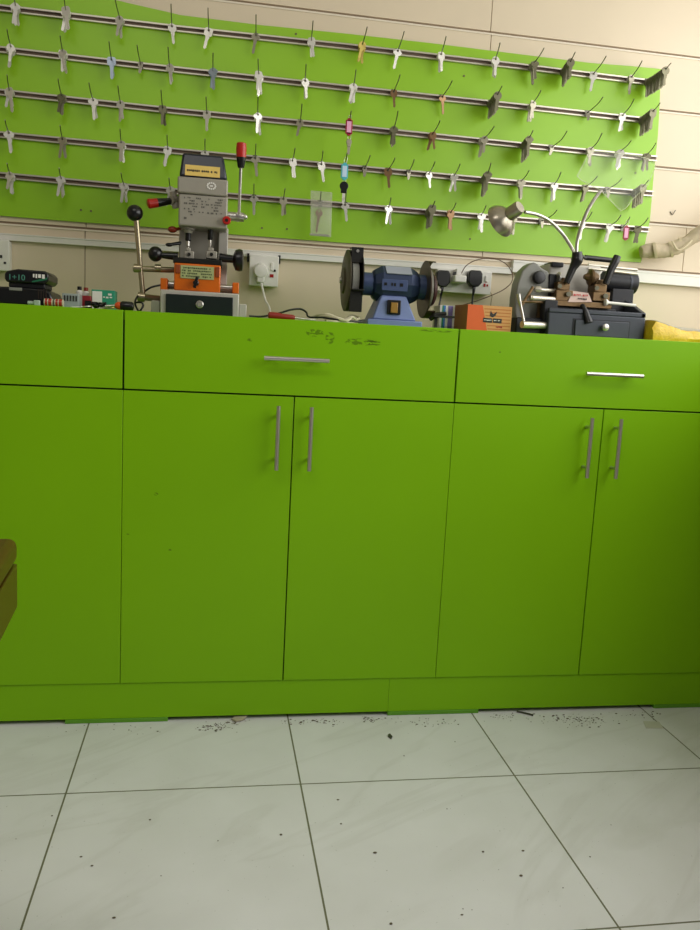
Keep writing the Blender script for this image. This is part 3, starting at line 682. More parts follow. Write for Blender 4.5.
# spindles
m = MB(); p = at(188.5, 226, .17); z = Vector((0, 0, -1)); m.lathe(p, z, [(0, .016), (.010, .016), (.012, .012), (.018, .010)]); m.build('spindle_collar', M_grey, vm)
m = MB(); m.lathe(p+z*.018, z, [(0, .0075), (.018, .0075), (.020, .005)]); m.build('chuck', M_blackm, vm); m = MB(); m.lathe(p+z*.038, z, [(0, .004), (.012, .004), (.014, .002), (.022, .0015)]); m.build('cutter', M_chrome, vm)
p = at(210.5, 227, .17); m = MB(); m.lathe(p, z, [(0, .007), (.030, .007), (.033, .005)]); m.build('chuck', M_blackm, vm); m = MB(); m.lathe(p+z*.033, z, [(0, .0035), (.012, .003), (.022, .001)]); m.build('tracer_pin', M_chrome, vm)
m = MB(); c = at(226.5, 221, .13); m.lathe(c, (0, -1, 0), [(0, .009), (.01, .011), (.014, .009)]); m.mi = 1; m.cyl(c+Vector((0, -.014, 0)), c+Vector((0, -.0155, 0)), .004); m.build('red_knob', [M_red, M_blackm], vm)
m = MB(); c = at(172.5, 229.5, .18); m.ball(c, .0105, (1.15, 1, .8)); cylp(m, (174, 229.5), .18, (180, 228.5), .2, .004); m.build('red_knob', mat('dull_red', '8a2a14', .4), vm)
# feed lever right
m = MB(); cylp(m, (227.5, 216), .2, (244, 217.5), .2, .0115); cylp(m, (236, 215), .2, (240.5, 217.5), .2, .0135); m.ball(at(245, 217, .2), .007); m.build('lever_hub', M_chrome, vm)
m = MB(); cylp(m, (239, 215), .19, (241, 165), .16, .0038); m.build('feed_lever', M_chrome, vm)
m = MB(); a = at(241, 168, .16); b = at(241.5, 142.5, .155); ax = (b-a); L_ = ax.length
m.lathe(a, ax, [(0, .0075), (.004, .009), (L_*.42, .0125)]); m.mi = 1; m.lathe(a+ax*.42, ax, [(0, .0126), (L_*.35, .0135), (L_*.55, .012), (L_*.58, .008)]); m.build('lever_grip', [M_black, M_red], vm)
m = MB(); a = at(176, 200.5, .2); b = at(147.5, 204, .18); ax = b-a; L_ = ax.length
m.lathe(a, ax, [(0, .008), (L_*.3, .009), (L_*.66, .0115)]); m.mi = 1; m.lathe(a+ax*.66, ax, [(0, .0116), (L_*.3, .0125), (L_*.34, .009)]); m.build('side_grip', [M_black, M_red], vm)
m = MB(); cylp(m, (173, 192), .2, (176, 208), .2, .009); cylp(m, (171, 200), .19, (179, 200), .21, .010); m.build('side_joint', M_grey, vm)
# ball lever
m = MB(); m.tube([at(136.3, 219, .16), at(138.5, 245, .16), at(140.5, 270, .165), at(143, 297, .17)], [.0075, .0068, .0065, .0065], seg=12); m.build('ball_lever', mat('brassy_steel', 'a89c80', .3, .8), vm)
m = MB(); m.ball(at(134.8, 213, .158), .0205); m.build('ball_knob', M_black, vm)
m = MB(); cylp(m, (133, 268.5), .165, (174, 270), .19, .0075); cylp(m, (134, 268), .165, (141.5, 268.5), .165, .011); cylp(m, (155, 268), .18, (161, 268.3), .18, .010); m.build('pivot_rod', mat('brassy_steel', 'a89c80', .3, .8), vm)
m = MB(); cylp(m, (139, 296.5), .17, (161, 299), .2, .0085); cylp(m, (138, 296.5), .17, (145, 297.5), .17, .012); m.build('pivot_rod', mat('brassy_steel', 'a89c80', .3, .8), vm)
m = MB(); m.tube([at(161, 285, .2), at(152, 287, .2), at(145, 291, .19), at(138, 296, .16), at(135, 303, .14), Vector((at(139, 309, .12).x, .12, H+.003)), at(143, 306, .12), at(141.5, 302.5, .12), at(136, 302.5, .13)], .0026, seg=8); m.build('power_cord', M_black, vm)

# ------------------------------------------------------------------ bench grinder
gp = at(394, 325, .2); YA = .2
gr = thing('bench_grinder', 'blue double-wheel bench grinder with black wheel guards', 'bench grinder', (gp.x, YA, H))
ca = at(361, 284, YA); cb = at(428, 288, YA); ax = (cb-ca); ax.z = 0; ax.normalize(); zc = at(392, 285.5, YA).z
ctr = Vector(((ca.x+cb.x)/2, YA, zc))
def gx(px): return at(px, 285.5, YA).x-ctr.x
m = MB(); m.lathe(ctr, ax, [(gx(361), .030), (gx(362), .031), (gx(373), .031)]); m.build('end_bell', M_blue, gr)
m = MB(); m.lathe(ctr, ax, [(gx(410), .034), (gx(427), .034), (gx(428), .030)]); m.build('end_bell', M_blue, gr)
m = MB(); m.lathe(ctr, ax, [(gx(371), .031), (gx(373), .040), (gx(380), .052), (gx(408), .052), (gx(415), .042), (gx(418), .034)], seg=10)
m.build('motor_housing', M_blued, gr, smooth=False, bevel=.002)
x0, x1, z0, z1 = rect(382, 279.5, 408, 291, YA-.055); pl_ = MB().box(x0, x1, YA-.0535, YA-.051, z0, z1).build('name_plate', M_blue, gr, bevel=.001)
m = MB(); marks(m, x0+.006, x1-.006, z0+.006, z1-.004, YA-.0539, 1, .006, .85); m.build('plate_print', M_black, pl_, smooth=False)
m = MB(); Rr = .0525
for i in range(2):
    pass
q = Matrix.Rotation(-.62, 3, 'X'); m.box(ctr.x+gx(383), ctr.x+gx(408), 0, 0, 0, 0)
m.b.free(); m = MB()
cc = Vector((ctr.x+(gx(383)+gx(408))/2, YA-.032, zc+.0385)); m.box(cc.x-(gx(408)-gx(383))/2, cc.x+(gx(408)-gx(383))/2, cc.y-.018, cc.y+.018, cc.z-.001, cc.z+.001, rot=Matrix.Rotation(.63, 3, 'X'))
m.build('rating_label', mat('label_silver', '9aa0ac', .5), gr)
ped = MB(); z_top = at(394, 296, YA-.045).z
xa, xb = at(381.5, 297, YA-.05).x, at(406.5, 297, YA-.05).x; xc, xd = at(372, 321, YA-.06).x, at(416, 321, YA-.06).x
zl_ = H+.018
V1 = [ped.b.verts.new(v) for v in ((xc, YA-.062, zl_), (xd, YA-.062, zl_), (xd, YA+.062, zl_), (xc, YA+.062, zl_))]; V2 = [ped.b.verts.new(v) for v in ((xa, YA-.05, z_top), (xb, YA-.05, z_top), (xb, YA+.04, z_top), (xa, YA+.04, z_top))]
ped.b.faces.new(V1[::-1]); ped.b.faces.new(V2)
for i in range(4): ped.b.faces.new((V1[i], V1[(i+1) % 4], V2[(i+1) % 4], V2[i]))
ped.build('pedestal', M_bluel, gr, bevel=.004)
xe, xf = at(367, 322, YA-.07).x, at(422, 322, YA-.07).x
MB().box(xe, xf, YA-.075, YA+.075, H, H+.0178).build('base_plate', M_bluel, gr, bevel=.003)
sw = PB('switch_frame', M_black, gr, 387.5, 300, 401, 314.5, YA-.066, YA-.050, bevel=.002)
PB('rocker', mat('amber_rocker', '9c7434', .3), sw, 391, 302.5, 398, 313, YA-.072, YA-.0662, bevel=.0015)
def guard(xp, outer, r, front_open):
    """drum guard round the wheel, open towards the user: outer rim band, side discs and wheel"""
    pass
# left wheel set
wc = Vector((at(352, 283, YA).x, YA, at(352, 281, YA).z)); Rg = .082; wd = .030
m = MB(); seg = 36; open_a, open_b = math.radians(180-62), math.radians(180+48)
def band(m, c, R, x0, x1, a0, a1, th=.0025, n=30):
    A = []
    for i in range(n+1):
        a = a0+(a1-a0)*i/n
        o = [Vector((x, c.y+math.cos(a)*rr, c.z+math.sin(a)*rr)) for x, rr in ((x0, R), (x1, R), (x1, R-th), (x0, R-th))]
        A.append([m.b.verts.new(v) for v in o])
    fs = []
    for p, q_ in zip(A, A[1:]):
        for k in range(4): fs.append(m.b.faces.new((p[k], p[(k+1) % 4], q_[(k+1) % 4], q_[k])))
    fs.append(m.b.faces.new(A[0])); fs.append(m.b.faces.new(A[-1][::-1])); m._mark(fs)
# angle 0 = +y (wall), pi = -y (user)
band(m, wc, Rg, wc.x-wd*.5, wc.x+wd*.62, math.radians(-135), math.radians(118))
m.cyl((wc.x+wd*.62-.002, wc.y, wc.z), (wc.x+wd*.62, wc.y, wc.z), Rg, seg=36)
m.build('wheel_guard', M_blackm, gr, smooth=True)
m = MB(); m.lathe((wc.x-wd*.5, wc.y, wc.z), (-1, 0, 0), [(0, Rg), (.003, Rg), (.006, Rg*.9), (.008, Rg*.45), (.013, Rg*.4), (.015, Rg*.2)], seg=36); m.build('guard_cover', mat('dark_cover', '4c4638', .5, .4, .3, 50), gr)
m = MB(); m.lathe((wc.x-wd*.30, wc.y, wc.z), (1, 0, 0), [(0, .060), (.001, .064), (.018, .064), (.019, .060)], seg=40); m.build('grinding_wheel', M_stone, gr)
m = MB(); m.cyl((wc.x-wd*.5-.02, wc.y, wc.z), (ctr.x, wc.y, wc.z), .008); m.build('shaft', M_chrome, gr)
m = MB(); a = at(349.5, 250, YA-.05); m.box(wc.x-wd*.45, wc.x+wd*.60, YA-.055, YA-.052, wc.z+.045, wc.z+.084); m.box(wc.x-wd*.45, wc.x+wd*.60, YA-.055, YA-.02, wc.z+.081, wc.z+.084)
m.mi = 1; m.cyl((wc.x+.002, YA-.0555, wc.z+.074), (wc.x+.002, YA-.058, wc.z+.074), .004); m.build('spark_shield', [M_blackm, M_chrome], gr)
m = MB(); m.box(wc.x-wd*.5, wc.x+wd*.62, YA-.090, YA-.066, wc.z-.030, wc.z-.026); m.box(wc.x-wd*.5, wc.x+wd*.62, YA-.069, YA-.062, wc.z-.085, wc.z-.026); m.build('tool_rest', M_blackm, gr, bevel=.001)
# right wheel set
wr_ = Vector((at(430, 289, YA).x, YA, at(430, 290, YA).z)); 
m = MB(); m.lathe((wr_.x-.010, wr_.y, wr_.z), (1, 0, 0), [(0, .052), (.001, .056), (.006, .056), (.007, .052)], seg=40); m.build('grinding_wheel', mat('wire_wheel', '8c8a80', .6, .5, .3, 300, .4), gr)
m = MB(); band(m, wr_, .078, wr_.x-.018, wr_.x+.006, math.radians(-130), math.radians(108)); m.cyl((wr_.x-.018, wr_.y, wr_.z), (wr_.x-.016, wr_.y, wr_.z), .078, seg=36); m.build('wheel_guard', mat('bronze_guard', '4a3c2c', .45, .4, .3, 60), gr)
m = MB(); m.lathe((wr_.x-.001, wr_.y, wr_.z), (1, 0, 0), [(0, .042), (.004, .045), (.010, .042), (.014, .034), (.016, .020)], seg=30); m.build('polishing_disc', mat('dark_red_disc', '3a1c18', .5, .2, .4, 90), gr)
m = MB(); m.cyl((ctr.x, wr_.y, wr_.z), (wr_.x+.030, wr_.y, wr_.z), .007); m.mi = 0; m.cyl((wr_.x+.017, wr_.y, wr_.z), (wr_.x+.025, wr_.y, wr_.z), .0125, seg=6); m.build('spindle_nut', M_chrome, gr)
m = MB(); m.tube([at(430, 319, YA-.05), at(436, 315, YA-.06), at(446, 313.5, YA-.06)], [.007, .007, .005], seg=8); m.box(at(427, 318, YA).x, at(447, 318, YA).x, YA-.075, YA-.04, at(437, 317.5, YA-.05).z, at(437, 315.5, YA-.05).z); m.box(at(429.5, 318, YA).x, at(432, 318, YA).x, YA-.06, YA-.05, H, at(437, 316, YA-.05).z); m.build('tool_rest', M_blackm, gr)

# white and black cables, red tool left of the grinder
m = MB()
for k, (yo, am, lo_) in enumerate(((.10, 0, 0), (.13, 3, .006), (.16, -2, .010))):
    base = [(308+k*2, 316), (316, 312-am*.5), (326, 311.5), (337, 312), (346, 313), (353, 311), (358, 314), (350, 317), (336, 316), (326, 317.5)]
    m.tube([Vector((at(x, y, yo+.01*math.sin(i*2+k)).x, yo+.025*math.sin(i*1.3+k), H+.0035+lo_*.6+(.006 if i in (2, 5, 6) else 0)+max(0, (315-y))*.0022)) for i, (x, y) in enumerate(base)], .0032, seg=8)
tag(m.build('white_cable', M_cream, base=(at(335, 314, .13).x, .13, H)), 'loosely coiled white cable on the worktop left of the grinder', 'cable')
m = MB(); bx = [(249, 316, .1), (262, 316.5, .1), (278, 313.5, .11), (290, 310, .12), (300, 309, .12), (306, 312, .12), (309, 317, .10), (322, 317.5, .09), (340, 320, .08), (362, 322, .09)]
m.tube([Vector((at(x, y, Y).x, Y, max(H+.003, at(x, y, Y).z))) for x, y, Y in bx], .0026, seg=8)
tag(m.build('black_cable', M_black, base=(at(300, 310, .12).x, .12, H)), 'black cable running along the worktop from the key machine to the grinder', 'cable')
a = Vector((at(268, 314, .075).x, .075, H+.010)); b = Vector((at(295, 315.5, .075).x, .075, H+.007)); st = thing('screwdriver', 'screwdriver with a dark red handle lying on the worktop', 'screwdriver', (a+b)/2-Vector((0, 0, .008)))
m = MB(); d = b-a; m.lathe(a, d, [(0, .005), (.003, .009), (d.length*.35, .0095), (d.length*.5, .0075), (d.length*.9, .0075), (d.length, .005)], seg=10); m.build('grip', mat('dark_red_grip', '8a2014', .4), st)
m = MB(); m.cyl(b-d*.02, b+Vector((.055, .01, -.003)), .0025); m.build('shank', M_chrome, st)

# carton left of the box (white with stripes), cardboard box
bxx = [rect(439.5, 305.5, 456, 328, .19)][0]
ct = thing('small_carton', 'small white carton with green, blue and purple stripes beside the grinder', 'carton', ((bxx[0]+bxx[1])/2, .22, H))
xw = bxx[1]-bxx[0]
MB().box(bxx[0], bxx[1], .19, .26, H, bxx[3]).build('carton_body', M_white, ct, bevel=.001)
for (a, b, hx, nm) in ((.14, .22, '168a64', 'green_stripe'), (.22, .34, '3c78c0', 'blue_stripe'), (.50, .78, '7a6ca8', 'purple_panel')):
    MB().box(bxx[0]+xw*a, bxx[0]+xw*b, .189, .1899, H+.001, bxx[3]-.0005).build(nm, mat(nm, hx, .5), ct)
xa, xb, z0, z1 = rect(467, 305.5, 512.5, 331, .11); rotz = .10
cbx = thing('cardboard_box', 'small orange and tan cardboard box with black rooster emblem, left of the key duplicator', 'box', ((xa+xb)/2, .15, H))
dq = .075; sl = .035
def prj(x, y, z): return Vector((x, y, z))
M_side = M_card
m = MB(); fr = [(xa, .110), (xb, .118)]; bk = [(xb-.006, .195), (xa-.012, .190)]
pts = [prj(*fr[0], H), prj(*fr[1], H), prj(*bk[0], H), prj(*bk[1], H)]
m.prism(pts, (0, 0, z1-H)); m.build('box_body', M_card, cbx, bevel=.001)
def fpt(u, v, o=.0006): # point on the front face
    return Vector((xa+(xb-xa)*u, .110+.008*u-o, H+(z1-H)*v))
def facepoly(uv, mt, nm, o=.0008, th=.0007):
    m = MB(); m.prism([fpt(u, v, o) for u, v in uv], (0, th, 0)); return m.build(nm, mt, cbx, smooth=False)
facepoly([(.002, .004), (.47, .004), (.33, .996), (.002, .996)], M_cardo, 'orange_panel')
facepoly([(.47, .004), (.998, .004), (.998, .996), (.33, .996)], M_stripe, 'tan_panel')
m = MB()
for i in range(7):
    v = .10+.125*i; u0 = .46-.14*v+.03; m.prism([fpt(u0, v, .0012), fpt(.975, v, .0012), fpt(.975, v+.035, .0012), fpt(u0, v+.035, .0012)], (0, .0008, 0))
m.build('stripes', mat('orange_ink', 'b86c28', .6), cbx, smooth=False)
m = MB(); m.prism([fpt(u, v, .0016) for u, v in ((.50, .60), (.57, .56), (.63, .62), (.66, .78), (.62, .74), (.58, .68), (.54, .74), (.52, .82), (.51, .72))], (0, .001, 0)); m.build('rooster_emblem', M_ink, cbx, smooth=False)
for (a, b) in ((.36, .56), (.58, .78)):
    o = facepoly([(a, .36), (b, .35), (b, .52), (a, .53)], M_ink, 'black_label', .0016, .0008)
    m = MB(); p0 = fpt(a+.02, .41, .002); p1 = fpt(b-.02, .48, .002); marks(m, p0.x, p1.x, p0.z, p1.z, p0.y, 1, .0024, .9); m.build('label_letters', M_white, cbx, smooth=False)
m = MB(); p0 = fpt(.30, .14, .0016); p1 = fpt(.80, .27, .0016); marks(m, p0.x, p1.x, p0.z, p1.z, p1.y, 1, .0022, .9); m.build('red_script', mat('red_ink', 'a02c18', .6), cbx, smooth=False)

# ------------------------------------------------------------------ horizontal key duplicator
kp = at(580, 335, .2)
kd = thing('key_duplicator', 'dark cast key duplicating machine with gooseneck lamp and clear shield, right on the worktop', 'key machine', (kp.x, .2, H))
Y0 = .10
# base: box with tray
x0, x1, zz0, z1 = rect(548, 313, 645, 338, Y0)
xl = at(515, 325, Y0+.03).x
ztr = at(640, 313, Y0).z
m = MB(); m.box(x0, x1, Y0, .36, H, ztr-.012)
m.build('base_body', M_cast, kd, bevel=.003)
m = MB(); m.box(x0, x1, Y0, Y0+.012, ztr-.012, ztr); 
zr = at(637, 299.5, Y0+.09).z
m.prism([(x1-.014, Y0, ztr-.012), (x1-.014, Y0, ztr), (x1-.014, Y0+.11, zr), (x1-.014, .36, zr), (x1-.014, .36, ztr-.012)], (.014, 0, 0)); m.box(x0, x1, .348, .36, ztr-.012, zr); m.build('chip_tray', M_cast, kd, bevel=.002)
PB('base_foot', M_castd, kd, 516, 318, 547.5, 334, Y0+.03, .34, zb=H, bevel=.003)
dw = PB('drawer', M_cast, kd, 575, 321, 629, 337, Y0-.006, Y0-.0003, zb=H+.003, bevel=.0015)
m = MB(); m.box(*rect(573.5, 319.5, 630.5, 321, Y0-.002)[:2], Y0-.002, Y0-.0002, H+.002, rect(573, 320, 631, 320.4, Y0)[3]); m.build('drawer_recess', M_castd, kd)
c = at(603.5, 327.5, Y0-.006); m = MB(); m.lathe(c, (0, -1, 0), [(0, .006), (.006, .006), (.010, .0095), (.014, .0095), (.016, .006)]); m.build('drawer_knob', M_chrome, dw)
# left belt cover: large rounded grey plate
m = MB(); pts = []
for (x, y) in ((517, 327), (514.8, 311), (515.5, 297), (518, 283), (522.5, 271), (529, 264.5), (534, 262), (538, 264), (542, 268), (549, 272), (550, 290), (549, 327)): pts.append(at(x, y, .17))
m.prism(pts, (0, .05, 0)); m.build('belt_cover', mat('cover_grey', '85857e', .45, .1, .06), kd, bevel=.004)
m = MB(); c = at(538, 277.5, .17); m.lathe(c, (0, -1, 0), [(0, .017), (.012, .018), (.016, .016), (.017, .008)]); m.build('cover_knob', M_black, kd)
# main housing
PB('motor_housing', M_greyl, kd, 548, 264.5, 600, 312, .20, .33, bevel=.006)
PB('housing_cap', M_castd, kd, 552, 262, 564, 267, .19, .25, bevel=.003)
m = MB(); cylp(m, (603, 281), .24, (634, 284), .24, .030, .030, 28); m.build('motor', M_castd, kd)
m = MB(); cylp(m, (626, 283.5), .24, (628, 283.6), .24, .0315, .0315, 28); cylp(m, (634, 284), .24, (635.5, 284.2), .24, .026, .022, 28); m.build('motor_ring', M_cast, kd)
PB('motor_bracket', M_castd, kd, 612, 289, 633, 312, .20, .28)
PB('housing_back', M_cast, kd, 600, 292, 633, 313, .26, .34)
# top rail
m = MB(); cylp(m, (588, 265), .22, (637, 270), .22, .0045); cylp(m, (588, 268.5), .20, (637, 274), .20, .0035); m.build('guide_rod', M_alu, kd)
m = MB(); cylp(m, (585, 257.5), .24, (613, 260.5), .24, .0075, .0075); cylp(m, (579, 254.5), .22, (586, 258.5), .24, .005); m.build('top_handle', M_black, kd)
# carriage and two vices
m = MB(); pbox(m, 555, 301.5, 612, 307.5, .125, .20); m.build('carriage_bar', M_bronze, kd, bevel=.002)
m = MB(); pbox(m, 553, 307.5, 616, 314, .14, .22); m.build('carriage_slide', M_castd, kd, bevel=.002)
for (a, b, yt) in ((556, 573, 282), (593, 610, 284)):
    m = MB(); pbox(m, a, yt+8, b, 301.5, .13, .19); pbox(m, a+1.5, yt, b-3, yt+8.2, .14, .185); pbox(m, a+3, yt-4.5, b-6, yt+1, .15, .18); m.build('vice', M_bronze, kd, bevel=.002)
    m = MB(); cylp(m, (a+4, yt+4), .14, (a+4, yt+4), .120, .0065, .0065, 6); cylp(m, (b-4, yt+12), .13, (b-4, yt+12), .118, .007, .007, 12); m.build('vice_screw', M_grey, kd)
m = MB(); c = at(557.5, 278, .16); m.lathe(c, (1, 0, 0), [(0, .016), (.003, .017), (.006, .016)]); m.build('cutter_wheel', M_chrome, kd)
m = MB(); c = at(588, 277, .16); m.lathe(c, (1, 0, 0), [(-.012, .006), (0, .012), (.004, .022), (.010, .023), (.013, .020), (.03, .009)]); m.build('wire_brush', M_bronze, kd)
lb_ = MB(); a = [at(568, 302, .122), at(592, 302, .122), at(588.5, 293, .136), at(573, 291, .136)]; lb_.prism(a, (0, .012, 0)); lo = lb_.build('label_plate', mat('pink_label', 'c4aca0', .5), kd)
m = MB(); x_0, x_1, z_0, z_1 = rect(573, 293.5, 588, 297, .131); marks(m, x_0, x_1, z_0, z_1, .1275, 1, .003, .9); m.build('label_print', M_red, lo, smooth=False)
m = MB(); x_0, x_1, z_0, z_1 = rect(577, 297.5, 587, 300.5, .128); marks(m, x_0, x_1, z_0, z_1, .1235, 1, .003, .9); m.build('label_print', M_ink, lo, smooth=False)
# black handles
m = MB(); m.tube([at(577, 252, .13), at(577, 260, .13), at(573, 268, .13), at(566.5, 283, .13)], [.013, .0165, .011, .0085], seg=14); m.build('vice_handle', M_black, kd)
m = MB(); m.tube([at(617.5, 256, .13), at(615, 262, .13), at(610.5, 271, .13), at(605.5, 284, .13)], [.010, .0115, .0105, .009], seg=14); m.build('vice_handle', M_black, kd)
m = MB(); m.tube([at(582, 305, .115), at(585.5, 312, .10), at(589, 323, .09)], [.006, .008, .0115], seg=12); m.build('feed_handle', M_black, kd)
# white rod and left shafts
m = MB(); cylp(m, (605.5, 302.5), .12, (635.5, 305.5), .12, .0042); m.lathe(at(604.5, 302.3, .12), (1, 0, -.02), [(0, .004), (.002, .0095), (.006, .009), (.012, .004)]); m.build('stop_rod', M_white, kd)
m = MB(); cylp(m, (536, 289.5), .13, (556, 291), .15, .0055); m.lathe(at(536, 289.3, .13), (1, 0, 0), [(-.004, .006), (0, .009), (.012, .009), (.014, .006)]); cylp(m, (530, 297.8), .12, (556, 299.5), .14, .0075); m.lathe(at(530, 297.8, .12), (1, 0, 0), [(0, .004), (.006, .0085)]); m.build('chrome_shaft', M_alu, kd)
m = MB(); cylp(m, (522, 324.5), .09, (548, 325.5), .12, .0095); m.build('feed_roller', M_alu, kd)
m = MB(); m.tube([at(518.3, 294, .11), at(519.5, 301, .11), at(521, 307, .11), at(522.5, 314, .105), at(524, 322, .10)], [.0065, .005, .0035, .0035, .0035], seg=10); m.build('feed_lever', M_chrome, kd)
m = MB(); m.tube([at(533, 287, .13), at(527, 297, .125), at(521, 306, .12)], .0045, seg=8); m.tube([at(521, 302, .12), at(535, 302, .125), at(552, 303, .14)], .0035, seg=8); pbox(m, 538, 303, 543, 318, .15, .16); m.build('linkage', M_bronze, kd)
PB('side_bracket', M_castd, kd, 544, 300, 557, 331, .12, .22, zb=H, bevel=.002)
PB('inner_block', M_castd, kd, 549, 274, 556, 300, .165, .199)
# gooseneck lamp
m = MB(); m.tube([at(574.5, 253, .15), at(570, 245, .16), at(561, 232, .17), at(549, 220.5, .16), at(537, 214.5, .14), at(525, 212, .12)], .0048, seg=10); gl = m.build('lamp_gooseneck', M_chrome, kd)
# shade: bell opening to lower left, towards the viewer
top = at(518.5, 208, .125); mouth = at(502, 220, .17); axl = (mouth-top); Ls = axl.length
m = MB(); n = axl.normalized()
def bell(m, p, n, prof, seg=32):
    q = n.to_track_quat('Z', 'Y').to_matrix(); R = []
    for h, r in prof: R.append([m.b.verts.new(p+q@Vector((math.cos(2*PI*i/seg)*r, math.sin(2*PI*i/seg)*r, h))) for i in range(seg)])
    for a, b in zip(R, R[1:]):
        for i in range(seg): m.b.faces.new((a[i], a[(i+1) % seg], b[(i+1) % seg], b[i]))
    return R
bell(m, top, n, [(-.006, .001), (-.006, .016), (0, .0185), (.030, .0195), (.032, .017), (.036, .022), (.044, .034), (.056, .043), (.068, .0465), (.068, .0445), (.055, .041), (.043, .032), (.036, .020), (.034, .001)])
m.build('lamp_shade', mat('lamp_metal', 'a8a090', .28, .85, .1), kd)
m = MB(); m.ball(top+n*.052, .014); m.build('light_bulb', mat('bulb_glass', 'd8d4c8', .2), kd)
# shield arm and shield
m = MB(); m.tube([at(576.5, 252, .14), at(577.5, 240, .14), at(582, 224, .13), at(590, 206, .12), at(601.5, 189.5, .11)], [.0048, .0048, .0048, .0048, .0044], seg=10); m.build('shield_gooseneck', M_chrome, kd)
shp = [(577, 176), (581, 180), (600, 190), (621, 211), (626, 208), (632, 200), (648, 185), (656, 166), (652, 160), (636, 155.5), (600, 151.5), (590, 151)]
m = MB(); a = [at(x, y, .11) for x, y in shp]; m.prism(a, (0, .003, 0)); sh = m.build('safety_shield', M_shield, kd, smooth=False)
m = MB(); m.tube(a+[a[0]], .0011, seg=6, smooth=False); m.build('shield_edge', clear('shield_edge', 'e8f0c8', .35, .15), sh)

# ------------------------------------------------------------------ left clutter
# battery charger with battery
xa, xb, z0, z1 = rect(-14, 287, 52.5, 303, .06)
ch = thing('battery_charger', 'black battery charger lying at the left end of the worktop', 'charger', ((xa+xb)/2, .1, H))
m = MB(); pts = [(xa, H), (xb, H), (xb+.001, H+.016), (xb-.006, z1-.008), (xb-.018, z1-.002), (xb-.05, z1), (xa+.03, z1-.001), (xa, z1-.006)]
m.prism([Vector((x, .06, z)) for x, z in pts], (0, .14, 0)); m.build('charger_body', M_black, ch, bevel=.004)
m = MB(); x0, x1, za, zb2 = rect(38, 289, 48, 299, .0585)
for i in range(4): m.box(x0+(x1-x0)*i/4, x0+(x1-x0)*(i+.5)/4, .057, .0595, za, zb2)
m.build('vent_slots', mat('vent_dark_brown', '241812', .5), ch)
PB('charger_label', mat('silver_label', '84867e', .5), ch, 9, 287.5, 22, 290.5, .0585, .0598)
zt = z1
xa, xb, z0, z1 = rect(4.5, 269.5, 48.5, 283, .055)
bt2 = thing('tool_battery', 'black and green power tool battery sitting on the charger', 'battery', ((xa+xb)/2, .1, zt))
m = MB(); m.prism([Vector((x, .055, z)) for x, z in [(xa+.004, z0), (xb-.008, z0), (xb, z0+.009), (xb, z1-.008), (xb-.008, z1-.001), (xa+.03, z1), (xa+.004, z1-.006), (xa, z1-.014), (xa, z0+.008)]], (0, .12, 0)); bb = m.build('battery_body', M_black, bt2, bevel=.003)
m = MB(); xn, xm2, _, _ = rect(9, 280, 45, 286, .07); m.box(xn, xm2, .066, .16, zt-.0005, z0+.0005); m.build('battery_foot', M_castd, bt2, bevel=.002)
m = MB(); m.prism([at(32, 282.5, .0545), at(46.5, 280, .0545), at(47.5, 277.5, .0545), at(32, 281, .0545)], (0, .0008, 0)); m.build('green_stripe_panel', mat('tool_green', '1c6a48', .4), bt2)
text_mesh('battery_rating', '1+10', .019, at(16.5, 277.5, .054), FRONT, mat('green_grey_ink', '4c8c78', .5), bt2)
m = MB(); x0, x1, za, zb2 = rect(33, 275, 47, 279.5, .0545); marks(m, x0, x1, za-.001, zb2+.006, .0542, 1, .0055, 1); m.build('battery_lettering', M_white, bt2, smooth=False)

def cbox(name, label, cat, px0, py0, px1, py1, Y, dep, mt, bevel=.001, rz=0, extra=None):
    x0, x1, z0, z1 = rect(px0, py0, px1, py1, Y)
    t = thing(name, label, cat, ((x0+x1)/2, Y+dep/2, H)); MB().box(x0, x1, Y, Y+dep, H, z1).build('body', mt, t, bevel=bevel); return t, x0, x1, z1
M_clearp = mat('frosted_plastic', '9aa4a0', .3)
# white connector
c = at(35, 301, .045); t = thing('connector', 'small pale green plastic connector in front of the charger', 'connector', (c.x, .045, H))
m = MB(); m.box(c.x-.002, c.x+.012, .038, .052, H, H+.013); m.build('body', mat('pale_green_plastic', 'a4b8a4', .4), t, bevel=.002); m = MB(); m.cyl((c.x-.016, .045, H+.006), (c.x-.002, .045, H+.006), .0045); m.build('spout', mat('pale_green_plastic', 'a4b8a4', .4), t)
for (a, b, lb) in ((44.5, 53, 'red small battery cell right of the charger, nearer the charger'), (55, 63.5, 'red small battery cell beside the small clear case')):
    A = Vector((at(a, 302, .05).x, .05, H+.0095)); B_ = Vector((at(b, 302, .05).x, .05, H+.0095)); t = thing('battery_cell', lb, 'battery', (A+B_)/2-Vector((0, 0, .0095)), 'red battery cells')
    d = B_-A; MB().cyl(A+d*.12, A+d*.88, .0092).build('cell_body', mat('cell_red', 'a8301c', .35), t); m = MB(); m.cyl(A, A+d*.12, .009); m.cyl(A+d*.88, B_, .009); m.cyl(A+d*.4, A+d*.5, .0095); m.build('cell_band', M_cream, t)
t, x0, x1, zt2 = cbox('small_case', 'small greyish clear case of black bits, left of the red and black box', 'case', 62, 293.5, 79, 306, .07, .05, M_clearp)
m = MB()
for i in range(5): m.box(x0+(x1-x0)*(.12+.17*i), x0+(x1-x0)*(.2+.17*i), .0685, .0698, zt2-.018, zt2-.005)
m.build('bits', M_ink, t)
t, x0, x1, zt2 = cbox('small_box', 'small dark red and black box behind the small items', 'box', 77.5, 295.5, 91, 306, .13, .05, mat('dark_red_card', '8c1820', .5))
MB().box(x0+(x1-x0)*.55, x1+.0005, .129, .1299, H+.001, zt2-.012).build('black_panel', M_black, t)
